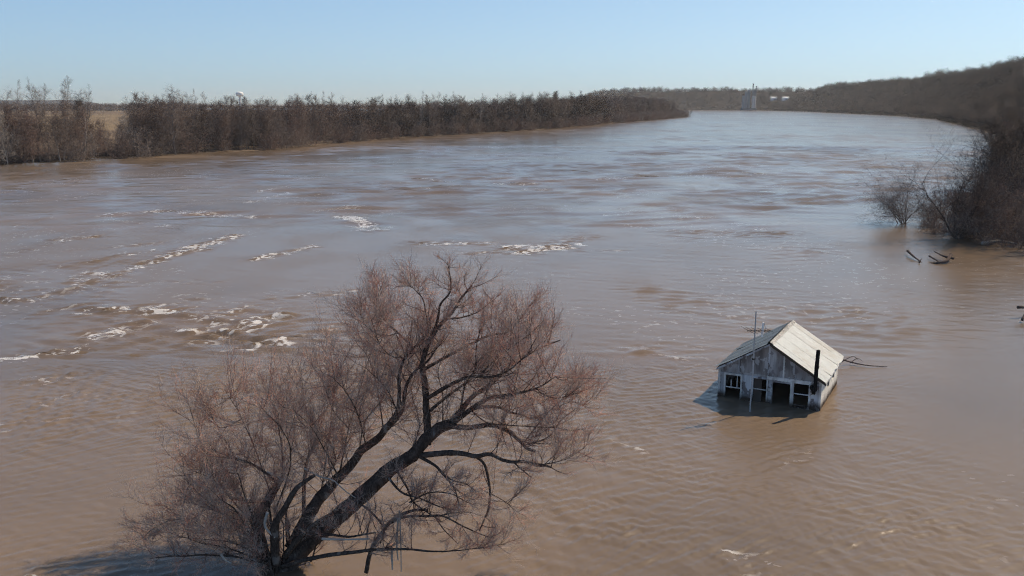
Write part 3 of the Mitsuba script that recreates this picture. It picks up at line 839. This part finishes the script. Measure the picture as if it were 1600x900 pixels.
window(-2.66, -1.70, -.15, 1.50, [.70], [(-1.93, .73, 1.49), (-2.3, .73, 1.2)], [])
window(1.50, 2.40, .05, 1.52, [.86, .16], [], [])
d1 = f'{house}__doorway'
scene[d1] = mikit.ply(join([boxm(-1.0, -.93, -.05, .09, -1.2, 1.52), boxm(-1.0, -.12, -.052, .088, 1.502, 1.58)]), 'board_flaked'); scene[d1]['to_world'] = HOUSE
hobj('rail', boxm(-.93, -.12, .02, .06, .78, .84), 'trim_white', d1)
hobj('door', boxm(-.92, -.42, .07, .11, -1.2, 1.48), 'old_timber', d1)
d2 = f'{numbered(house + "__doorway")}'
scene[d2] = mikit.ply(join([boxm(.20, .25, -.03, .09, -1.2, 1.42), boxm(.2, 1.31, -.032, .088, 1.402, 1.5)]), 'board_grey'); scene[d2]['to_world'] = HOUSE
# side and back walls: horizontal planks on the right
rw = f'{house}__right_wall'
side = Polygon([(0.0, -1.2), (LEN, -1.2), (LEN, EAVE), (0.0, EAVE)])
sh = shapely.union_all([sbox(2.2, .78, 2.95, 1.5), sbox(4.1, .85, 4.75, 1.5)])


def xplate(poly, x0, x1):
    m = trimesh.creation.extrude_polygon(poly, x1 - x0, engine='earcut')
    v = np.array(m.vertices)
    return np.column_stack([x0 + v[:, 2], v[:, 0], v[:, 1]]), np.array(m.faces)


scene[rw] = mikit.ply(xplate(side.intersection(sbox(.122, -1.2, LEN - .122, 3)).difference(sh), W2 - .10, W2 - .02), 'board_grey'); scene[rw]['to_world'] = HOUSE
z = -.35; k = 0
while z < EAVE - .05:
    for g in polys(side.difference(sh).intersection(sbox(.0 if 1 else 0, z, LEN, min(z + .185, EAVE - .01)))):
        hobj('plank', xplate(g.intersection(sbox(.105, -2, LEN - .105, 5)), W2 - .02, W2 + .004 + .004 * (k % 2)), 'side_white', rw)
    z += .195; k += 1
lw = f'{house}__left_wall'
scene[lw] = mikit.ply(boxm(-W2, -W2 + .1, .122, LEN - .122, -1.2, EAVE), 'board_flaked'); scene[lw]['to_world'] = HOUSE
bw = f'{house}__back_wall'
scene[bw] = mikit.ply(slab(gable, LEN - .12, LEN), 'board_grey'); scene[bw]['to_world'] = HOUSE
# roof: lapped metal sheets over the two slopes
roof = f'{house}__roof'
rf = []
OVR, OVL, FO, BO = .30, .12, .22, .18
PITCHS = (RIDGE - EAVE) / W2
for sgn, ov in ((1, OVR), (-1, OVL)):
    n_ = np.array([sgn * PITCHS, 0, 1.0]); n_ /= np.linalg.norm(n_)
    a_ = np.array([0, -FO + .04, RIDGE - .02]); b_ = np.array([sgn * (W2 + ov - .04), -FO + .04, RIDGE - .02 - PITCHS * (W2 + ov - .04)])
    q = [a_, b_, b_ + [0, LEN + FO + BO - .08, 0], a_ + [0, LEN + FO + BO - .08, 0]]
    q += [x - n_ * .07 for x in q]
    F = np.array([[0, 1, 2], [0, 2, 3], [4, 6, 5], [4, 7, 6], [0, 4, 5], [0, 5, 1], [1, 5, 6], [1, 6, 2], [2, 6, 7], [2, 7, 3], [3, 7, 4], [3, 4, 0]])
    rf.append((np.array(q), F))
scene[roof] = mikit.ply(join(rf), 'old_timber'); scene[roof]['to_world'] = HOUSE
r_ = random.Random(4)
for sgn, ov, mats_ in ((1, OVR, ('tin_white', 'tin_white', 'tin_white_b')), (-1, OVL, ('tin_green', 'tin_green', 'tin_green_b'))):
    y0 = -FO; ns = 8; wd = (LEN + FO + BO) / ns
    n_ = np.array([sgn * PITCHS, 0, 1.0]); n_ /= np.linalg.norm(n_)
    for i in range(ns):
        nc = 25
        t_ = np.linspace(-.03, wd + .02, nc)
        lift = .012 + .012 * (i % 2) + .012 * (0.5 + .5 * np.cos(t_ / .19 * 2 * np.pi))
        ex_ = r_.uniform(-.04, .05)
        top = np.stack([t_ * 0, y0 + i * wd + t_, RIDGE + t_ * 0], 1)
        x1 = sgn * (W2 + ov + ex_)
        bot = np.stack([t_ * 0 + x1, y0 + i * wd + t_, RIDGE - PITCHS * abs(x1) + t_ * 0], 1)
        rows = [top * (1 - s) + bot * s for s in np.linspace(0, 1, 5)]
        sag = [0, .008, -.002, .006, r_.uniform(-.004, .06)]
        vs = np.vstack([rw_ + n_ * (lift[:, None] + sg) for rw_, sg in zip(rows, sag)] + [rw_ + n_ * (lift[:, None] + sg - .008) for rw_, sg in zip(rows, sag)])
        ii, jj = np.meshgrid(np.arange(4), np.arange(nc - 1), indexing='ij')
        q = np.stack([ii * nc + jj, ii * nc + jj + 1, (ii + 1) * nc + jj + 1, (ii + 1) * nc + jj], -1).reshape(-1, 4)
        if sgn > 0:
            q = q[:, ::-1]
        F = np.vstack([q, q[:, ::-1] + 5 * nc])
        e = np.arange(nc - 1)
        edge = np.stack([4 * nc + e, 4 * nc + e + 1, 9 * nc + e + 1, 9 * nc + e], 1)
        F = np.vstack([F, edge, edge[:, ::-1]])
        hobj('sheet', (vs, F), mats_[r_.randrange(3)], roof)
hobj('ridge_cap', join([(np.array([[0, -FO - .02, RIDGE + .075], [s * .2, -FO - .02, RIDGE + .06 - .2 * PITCHS], [s * .2, LEN + BO + .02, RIDGE + .06 - .2 * PITCHS], [0, LEN + BO + .02, RIDGE + .075]]), np.array([[0, 1, 2], [0, 2, 3], [0, 2, 1], [0, 3, 2]])) for s in (1, -1)]), 'trim_white', roof)
for s, ov in ((1, OVR), (-1, OVL)):                                # barge boards on the front gable
    p0 = np.array([0, RIDGE - .04]); p1 = np.array([s * (W2 + ov), RIDGE - .04 - PITCHS * (W2 + ov)])
    hobj('barge_board', slab(Polygon([p0, p1, p1 - [0, .13], p0 - [0, .13]]), -FO - .01 - .004 * (s > 0), -FO + .03), 'board_flaked' if s < 0 else 'old_timber', roof)
hobj('eave_board', boxm(W2 + OVR - .05, W2 + OVR - .015, -FO + .04, LEN + BO - .05, RIDGE - PITCHS * (W2 + OVR) - .12, RIDGE - PITCHS * (W2 + OVR) - .03), 'trim_white', roof)
# stove pipe on the front wall's right end
pipe = f'{house}__stove_pipe'
scene[pipe] = mikit.ply(tube([[2.80, -.34, 1.30], [2.80, -.34, 2.6], [2.84, -.34, 3.80]], .115, 14), 'black_iron', smooth=40); scene[pipe]['to_world'] = HOUSE
hobj('elbow', tube(smooth_path([[2.55, .04, 1.42], [2.58, -.2, 1.42], [2.70, -.33, 1.38], [2.80, -.34, 1.24]], 10), .125, 12), 'black_iron', pipe, smooth=40)
hobj('collar', tube([[2.815, -.34, 2.72], [2.82, -.34, 2.84]], .14, 14), 'black_iron', pipe, smooth=40)
hobj('bracket', boxm(2.60, 2.79, -.30, -.01, 1.05, 1.24), 'black_iron', pipe)
# television antenna on its mast
diffuse('galvanised', .40, .40, .40); diffuse('dark_metal', .05, .05, .05)
ant = thing('television_antenna', 'old television antenna on a pale mast in front of the house', 'antenna')
mx_, my_ = 14.235, 52.893
obj('mast', tube([[mx_ - .06, my_, -1.0], [mx_, my_, 2.5], [mx_ + .02, my_, 6.15]], .038, 8), 'galvanised', ant, smooth=40)
bd = np.array([.98, .18, -.05]); sd_ = np.array([-.18, .98, 0]); bc = np.array([mx_ + .05, my_, 4.97])
obj('boom', tube([bc - bd * .52, bc + bd * .95], .028, 6), 'dark_metal', ant)
for k, (t0, ln) in enumerate(((-.48, .95), (-.25, .85), (.05, .75), (.4, .65), (.62, .55), (.9, .5))):
    c0 = bc + bd * t0 + np.array([0, 0, .03])
    obj('element', tube([c0 - sd_ * ln, c0 + sd_ * ln], .011, 5), 'dark_metal', ant)
obj('reflector', tube([bc + bd * .42 + [0, 0, -.35], bc + bd * .46 + [0, 0, .52]], .06, 6), 'white_paint', ant)
obj('reflector', tube([bc + bd * .62 + [0, 0, .1], bc + bd * .52 + [0, 0, .5]], .02, 6), 'galvanised', ant)
obj('strap', boxm(mx_ - .07, mx_ + .07, my_ - .06, my_ + .06, 3.2, 3.3), 'dark_metal', ant)

# ---------------------------------------------------------------- the leaning willow in the foreground
def bark_fn(p, n, uv):
    a = mikit.fbm(p.x * 4, p.y * 4, p.z * 1.6, 3)
    b = mikit.fbm(p.x * 26, p.y * 26, p.z * 9, 2)
    c = mikit.mix((.045, .034, .029), (.115, .088, .075), mikit.smoothstep(.3, .7, .45 * a + .55 * b))
    return mikit.mix(c, (.24, .225, .21), .6 * mikit.smoothstep(.66, .76, a))


scene['willow_bark'] = {'type': 'diffuse', 'reflectance': mikit.proc(bark_fn)}
diffuse('willow_branch', .075, .05, .045); diffuse('twig_red', .44, .23, .175); diffuse('twig_brown', .42, .335, .285); diffuse('dead_wood', .40, .36, .32)
willow = thing('willow_tree', 'big bare reddish willow leaning to the right over the floodwater in the foreground', 'tree')
Y0 = 34.0
# (name, points as (photo column, photo row, metres nearer or farther than the trunk), radius at the start, at the end, how many shoots, shoot length)
LIMBS = [
    ('trunk', [(425, 925, -.3), (452, 880, 0), (488, 842, .1), (530, 806, .2), (575, 765, .2), (612, 733, .1), (648, 706, 0), (676, 676, 0), (705, 662, .1)], .42, .20, 6, 1.6),
    ('limb', [(700, 665, .1), (720, 643, .3), (737, 622, .5), (762, 604, .8), (790, 578, 1.1), (815, 560, 1.4), (842, 545, 1.8), (876, 531, 2.2)], .13, .025, 22, 2.2),
    ('limb', [(702, 666, .1), (735, 640, -.2), (762, 624, -.6), (792, 617, -1.0), (832, 610, -1.5), (868, 590, -1.8)], .11, .02, 20, 2.0),
    ('limb', [(730, 642, 0), (752, 636, .2), (780, 637, .5), (795, 645, .7), (815, 648, .9), (832, 654, 1.1), (862, 641, 1.5)], .075, .02, 14, 1.8),
    ('limb', [(700, 665, 0), (735, 668, -.5), (765, 664, -.9), (790, 672, -1.2), (812, 688, -1.5), (822, 699, -1.6), (836, 704, -1.7)], .11, .05, 9, 1.7),
    ('limb', [(820, 690, -1.55), (850, 652, -1.4), (880, 622, -1.2), (904, 604, -1.0)], .03, .01, 16, 1.3),
    ('limb', [(826, 694, -1.6), (858, 682, -1.6), (878, 655, -1.5), (898, 640, -1.4)], .03, .01, 14, 1.3),
    ('limb', [(652, 712, 0), (690, 708, -.7), (720, 708, -1.1), (745, 713, -1.5), (766, 710, -1.8), (790, 720, -2.1), (820, 722, -2.4), (845, 727, -2.7), (860, 730, -2.9)], .12, .03, 10, 1.5),
    ('limb', [(742, 712, -1.4), (757, 726, -1.5), (764, 755, -1.6), (764, 790, -1.7), (757, 812, -1.8), (750, 830, -1.9)], .065, .025, 6, 1.2),
    ('limb', [(802, 722, -2.2), (830, 746, -2.3)], .03, .015, 5, 1.0),
    ('limb', [(655, 713, -.1), (680, 727, -.5), (696, 745, -.8), (710, 765, -1.1), (717, 787, -1.3)], .075, .02, 10, 1.3),
    ('limb', [(692, 741, -.7), (708, 751, -.9), (728, 756, -1.2), (745, 768, -1.4)], .035, .012, 7, 1.0),
    ('limb', [(668, 695, 0), (667, 645, .2), (664, 600, .4), (660, 576, .5), (664, 552, .7), (674, 528, .9), (690, 505, 1.1), (706, 489, 1.3), (724, 462, 1.6), (738, 446, 1.8)], .15, .03, 20, 2.1),
    ('limb', [(672, 530, .9), (684, 500, .7), (688, 476, .5), (704, 455, .3), (702, 425, .2), (700, 408, .1)], .06, .012, 18, 1.8),
    ('limb', [(700, 498, 1.2), (722, 496, 1.6), (745, 488, 2.0), (770, 470, 2.4)], .05, .012, 14, 1.7),
    ('limb', [(612, 662, 1.0), (622, 640, .8), (624, 615, .5), (624, 590, .6), (631, 560, .7), (646, 544, .8), (668, 521, .9), (667, 495, 1.0), (660, 465, 1.2)], .09, .02, 18, 2.0),
    ('limb', [(606, 670, 1.1), (627, 645, .8), (634, 608, .6), (644, 589, .5), (656, 574, .6), (672, 560, .8), (690, 530, 1.4)], .09, .03, 12, 1.8),
    ('limb', [(646, 544, .8), (622, 520, 1.6), (600, 500, 2.2), (590, 470, 2.8), (600, 440, 3.2)], .05, .012, 20, 2.1),
    ('limb', [(455, 858, .4), (480, 810, .9), (500, 780, 1.2), (522, 755, 1.4), (546, 730, 1.6), (566, 702, 1.6), (598, 677, 1.2), (622, 648, .8)], .29, .12, 12, 2.0),
    ('limb', [(663, 577, .5), (700, 556, 1.0), (735, 538, 1.5), (768, 523, 2.0), (790, 520, 2.3), (806, 506, 2.5), (826, 481, 2.8), (838, 468, 3.0)], .075, .018, 22, 1.9),
    ('limb', [(668, 622, .2), (705, 600, -.3), (730, 590, -.6), (750, 588, -.9), (770, 588, -1.2), (800, 575, -1.6), (830, 548, -2.0)], .085, .018, 20, 1.9),
    ('limb', [(672, 642, .1), (695, 622, .5), (715, 607, .8), (736, 592, 1.0), (748, 566, 1.4), (780, 535, 1.9), (800, 500, 2.4)], .07, .015, 20, 1.9),
    ('limb', [(720, 642, .2), (722, 625, .0), (727, 600, -.3), (742, 578, -.7), (743, 545, -1.1), (752, 510, -1.6)], .055, .012, 18, 1.8),
    ('limb', [(748, 588, -.7), (775, 560, -.4), (800, 541, 0), (828, 522, .3), (850, 500, .6)], .045, .012, 16, 1.7),
    ('limb', [(425, 905, 0), (408, 850, .3), (405, 810, .7), (428, 768, 1.2), (442, 748, 1.6)], .30, .12, 8, 1.8),
    ('limb', [(432, 880, -.5), (428, 835, -.9), (440, 800, -1.1), (462, 765, -1.0), (492, 742, -.6)], .20, .06, 6, 1.3),
    ('limb', [(445, 870, -.3), (470, 838, -.9), (508, 808, -1.2), (548, 790, -1.3)], .14, .05, 6, 1.2),
    ('limb', [(436, 757, 1.4), (415, 738, 1.2), (395, 726, 1.0), (376, 718, .9), (356, 712, .8), (330, 700, .7)], .07, .02, 14, 1.7),
    ('limb', [(474, 822, .8), (476, 745, 2.2), (482, 715, 2.6), (496, 676, 3.2), (478, 640, 3.8), (470, 590, 4.4)], .09, .015, 24, 2.2),
    ('limb', [(496, 676, 3.2), (515, 690, 3.4), (524, 720, 3.6), (512, 745, 3.8)], .06, .03, 8, 1.5),
    ('limb', [(424, 775, 1.1), (405, 720, 2.0), (378, 655, 3.0), (352, 610, 3.8)], .032, .01, 26, 2.2),
    ('limb', [(442, 750, 1.6), (440, 700, 2.6), (430, 640, 3.6), (424, 590, 4.4)], .032, .01, 26, 2.2),
    ('limb', [(528, 750, 1.6), (545, 670, 2.6), (565, 600, 3.6), (585, 530, 4.6), (600, 480, 5.2)], .032, .01, 28, 2.2),
    ('limb', [(600, 677, 1.3), (590, 610, 2.4), (575, 560, 3.4), (560, 540, 4.0)], .032, .01, 22, 2.1),
    ('limb', [(500, 782, 1.3), (512, 700, 2.6), (520, 630, 3.8), (530, 570, 4.8)], .032, .01, 26, 2.2),
    ('limb', [(405, 830, .4), (350, 765, 1.0), (318, 705, 1.6), (300, 650, 2.2)], .032, .01, 26, 2.2),
    ('limb', [(405, 850, .1), (345, 800, .2), (300, 760, .3), (275, 715, .5)], .032, .01, 24, 2.1),
    ('limb', [(410, 870, -.2), (350, 840, -.5), (300, 815, -.8), (262, 790, -1.0)], .032, .01, 22, 1.9),
    ('limb', [(405, 865, -.2), (384, 820, -.6), (366, 795, -.9), (348, 782, -1.1)], .06, .015, 12, 1.5),
    ('limb', [(412, 850, -.1), (394, 805, -.2), (383, 778, -.4), (372, 740, -.5)], .06, .015, 14, 1.6),
    ('limb', [(572, 895, -1.0), (581, 858, -.9), (600, 828, -.8), (620, 808, -.8), (645, 798, -.9), (668, 795, -1.0)], .09, .05, 8, 1.2),
    ('limb', [(600, 822, -.8), (632, 808, -1.0), (664, 806, -1.2), (692, 806, -1.4), (720, 820, -1.6), (748, 833, -1.8), (772, 842, -2.0)], .06, .02, 12, 1.3),
    ('limb', [(686, 806, -1.4), (708, 801, -1.6), (735, 801, -1.9)], .035, .012, 6, .9),
    ('limb', [(680, 808, -1.3), (696, 830, -1.4), (716, 850, -1.5)], .03, .012, 8, 1.0),
    ('limb', [(620, 735, -.1), (636, 762, -.5), (646, 785, -.8), (668, 800, -1.1), (690, 815, -1.4)], .05, .02, 12, 1.2),
    ('limb', [(606, 745, -.1), (628, 770, -.7), (655, 778, -1.0), (684, 790, -1.4), (712, 797, -1.7)], .05, .02, 12, 1.2),
    ('limb', [(560, 785, -.2), (580, 800, -.6), (600, 825, -.9), (594, 850, -1.0)], .05, .025, 8, 1.1),
    ('limb', [(420, 880, -.3), (370, 850, -.2), (310, 842, .2), (255, 838, .5)], .04, .01, 26, 1.6),
    ('limb', [(415, 880, -.5), (362, 858, -1.2), (318, 850, -2.0), (285, 838, -2.6)], .04, .01, 22, 1.5),
    ('limb', [(300, 815, -.8), (270, 812, -.6), (240, 826, -.4), (222, 842, -.2)], .022, .008, 18, 1.4),
    ('limb', [(345, 800, .2), (310, 790, .8), (282, 768, 1.4)], .025, .008, 18, 1.6),
    ('limb', [(690, 862, -2.2), (740, 858, -2.5), (790, 850, -2.8)], .03, .01, 16, 1.1),
    ('limb', [(640, 785, -.8), (670, 770, -1.5), (705, 772, -2.0), (730, 785, -2.3)], .035, .012, 14, 1.1),
    ('limb', [(440, 885, -.5), (500, 870, -1.0), (560, 862, -1.4), (620, 858, -1.8), (690, 862, -2.2)], .10, .03, 14, 1.2),
    ('limb', [(435, 880, -.2), (470, 845, -.7), (505, 835, -1.0), (545, 838, -1.3), (588, 832, -1.5)], .08, .03, 12, 1.3),
    ('limb', [(622, 520, 1.6), (598, 525, 2.0), (575, 512, 2.5), (562, 490, 2.9)], .028, .01, 18, 2.0),
    ('limb', [(632, 560, .8), (610, 555, .2), (592, 535, -.3), (580, 500, -.8)], .028, .01, 16, 2.0),
    ('limb', [(660, 465, 1.2), (645, 450, 1.0), (625, 440, .6)], .02, .01, 12, 1.7),
    ('limb', [(560, 712, 1.6), (570, 660, 2.2), (600, 620, 2.6), (612, 580, 3.0)], .03, .01, 20, 1.9),
    ('limb', [(592, 680, 1.3), (640, 610, 2.2), (652, 565, 2.8)], .03, .01, 16, 1.8),
    ('limb', [(640, 712, .1), (655, 665, 1.0), (645, 625, 1.8), (640, 585, 2.4)], .03, .01, 18, 1.8),
    ('limb', [(692, 668, .1), (692, 620, 1.2), (685, 580, 2.0), (700, 545, 2.5)], .03, .01, 16, 1.8),
    ('limb', [(530, 747, 1.5), (500, 690, .6), (480, 660, .2), (455, 640, 0)], .03, .01, 20, 1.9),
    ('limb', [(572, 697, 1.5), (560, 650, .4), (540, 612, -.2), (520, 590, -.5)], .03, .01, 20, 1.9),
    ('limb', [(622, 645, .8), (602, 605, 0), (572, 575, -.6)], .028, .01, 16, 1.8),
    ('limb', [(735, 640, -.2), (760, 660, -1.2), (800, 665, -2.0), (850, 668, -2.6), (892, 672, -3.0)], .03, .01, 20, 1.6),
    ('limb', [(705, 600, -.3), (745, 577, .6), (790, 562, 1.4), (840, 582, 2.0)], .03, .01, 18, 1.6),
    ('limb', [(430, 800, .9), (455, 720, 0), (440, 670, -.6), (410, 640, -1.0)], .035, .01, 20, 1.9),
    ('limb', [(410, 815, .6), (372, 770, 1.6), (340, 720, 2.4)], .035, .01, 18, 1.8),
    ('limb', [(862, 641, 1.5), (892, 628, 1.8), (916, 632, 2.0)], .02, .008, 14, 1.6),
    ('limb', [(832, 610, -1.5), (868, 622, -2.0), (900, 615, -2.4)], .02, .008, 14, 1.6),
    ('limb', [(845, 727, -2.7), (882, 718, -2.9), (912, 700, -3.0)], .022, .008, 14, 1.5),
    ('limb', [(764, 770, -1.7), (790, 785, -2.0), (808, 800, -2.3)], .022, .008, 12, 1.3),
    ('limb', [(352, 730, .8), (330, 745, .8), (300, 735, .8)], .022, .008, 14, 1.6),
    ('limb', [(378, 655, 3.0), (345, 668, 3.2), (325, 640, 3.4)], .022, .008, 16, 1.8),
    ('limb', [(496, 676, 3.2), (470, 660, 3.0), (452, 625, 2.8)], .025, .008, 16, 1.8),
    ('limb', [(545, 670, 2.6), (520, 640, 2.4), (505, 600, 2.2)], .025, .008, 16, 1.8),
    *[('limb', [(405 + 9 * k, 905, -.5 + .12 * k), (402 + 8 * k - 4 * (k % 3), 868 - 5 * (k % 4), -.6 + .15 * k), (392 + 9 * k - 9 * (k % 3), 828 - 13 * (k % 5), -.8 + .22 * k)], .07, .02, 4, 1.2) for k in range(9)],
    *[('limb', [(418 + 7 * k, 915, -.9 + .2 * k), (410 + 11 * k, 880 - 6 * (k % 3), -1.0 + .2 * k), (398 + 15 * k, 846 - 9 * (k % 4), -1.3 + .3 * k)], .06, .018, 3, 1.1) for k in range(8)],
    ('limb', [(425, 890, -.4), (380, 872, -1.0), (330, 868, -1.5), (280, 868, -2.0), (235, 872, -2.4)], .06, .015, 20, 1.3),
]
r = random.Random(42)
TW, TR, BR = Segs(), Segs(), Segs()
bcfg = dict(wander=.30, lift=.10)


def shoot(p, d, L, rad, depth, out):
    """A shoot of the willow: dark branch, then twig, then the fine reddish tips."""
    n = (2, 3, 5)[depth]
    S = BR if depth == 2 else (TR if out < .34 else TW)
    for i in range(n):
        d = unit(d + (.2, .2, .16)[depth] * rand_dir(r) + np.array([0, 0, (.05, .09, .10)[depth]]))
        q = p + d * L / n
        S.add(p, q, rad * (1 - .7 * i / n), rad * (1 - .7 * (i + 1) / n) if depth or i < n - 1 else 0.0)
        if depth > 0 and (i > 0 or depth < 2):
            for _ in range(3 if depth == 2 else 2):
                side = unit(np.cross(d, rand_dir(r))); a = r.uniform(.3, .95)
                shoot(p + (q - p) * r.random(), unit(d * math.cos(a) + side * math.sin(a)), L * r.uniform(.32, .55) if depth == 2 else L * r.uniform(.5, .8), .0062 if depth == 2 else .0044, depth - 1, r.random() if depth == 2 else out)
        p = q


for nm, pts, r0, r1, ns, sl in LIMBS:
    P = np.array([at(px, py, Y0 + dy) for px, py, dy in pts])
    n = max(10, 5 * len(pts))
    p = smooth_path(P, n)
    nz = np.stack([meshkit.fbm(p * 1.3, 2, s) - .5 for s in (1, 2, 3)], 1)
    p = p + nz * min(.18, .06 + r0 * .5) * np.linspace(0, 1, n)[:, None] ** .3
    obj(nm, tube(p, np.linspace(r0, r1, n) ** 1.0, 10 if r0 > .1 else 6, .22, len(scene)), 'willow_bark', willow, smooth=True)
    tan = np.gradient(p, axis=0)
    for k in range(int(ns * 1.15)):
        t = r.uniform(.3, 1.0) if r0 > .06 else r.uniform(.05, 1.0)
        i = min(int(t * n), n - 1)
        d = unit(unit(tan[i]) * r.uniform(.2, .9) + 1.0 * rand_dir(r) + np.array([0, 0, .35]))
        if p[i][2] > 9.4:
            d = unit(d * [1, 1, .75])
        shoot(p[i], d, sl * (.86 if p[i][2] < 9.4 else .56) * r.uniform(.55, 1.15), max(.010, min(.020, r1 * .9)), 2, 0)
obj('branches', BR.mesh(4), 'willow_branch', willow, kind='stuff', label='dark finer branches of the willow')
obj('twigs', TW.mesh(3), 'twig_brown', willow, kind='stuff')
obj('red_twigs', TR.mesh(3), 'twig_red', willow, kind='stuff', label='reddish young shoots of the willow')
print('willow segments', len(BR.a), len(TW.a), len(TR.a))
for pts, rr in (([(418, 800, -.9), (414, 822, -.95), (430, 840, -1.0)], .07), ([(503, 842, -1.6), (540, 843, -1.7), (577, 842, -1.8)], .05), ([(475, 732, .3), (500, 745, .2), (520, 750, .1), (538, 766, 0), (556, 778, -.1)], .04),
                ([(418, 737, .5), (440, 748, .5), (462, 752, .5)], .04), ([(345, 866, -1.5), (352, 875, -1.5), (362, 880, -1.5)], .05), ([(624, 798, -1.4), (626, 840, -1.4), (627, 893, -1.5)], .035), ([(612, 855, -1.5), (613, 890, -1.5)], .05),
                ([(622, 810, -1.3), (620, 850, -1.3), (622, 875, -1.3)], .05)):
    p = smooth_path([at(px, py, Y0 + dy) for px, py, dy in pts], 10)
    obj('dead_branch', tube(p, np.linspace(rr, rr * .6, 10), 6, .25), 'dead_wood', willow, smooth=True, label='pale broken dead branch of the willow')

# ---------------------------------------------------------------- the air
HZ = (-3.9, 165.0)
scene['haze'] = {'type': 'cube', 'to_world': T().translate([0, 5000, sum(HZ) / 2]).scale([12300, 7600, (HZ[1] - HZ[0]) / 2]), 'bsdf': {'type': 'null'}, 'interior': {'type': 'ref', 'id': 'haze_air'}}
labels['haze'] = {'kind': 'stuff', 'label': 'thin blue haze over the river valley', 'category': 'haze'}
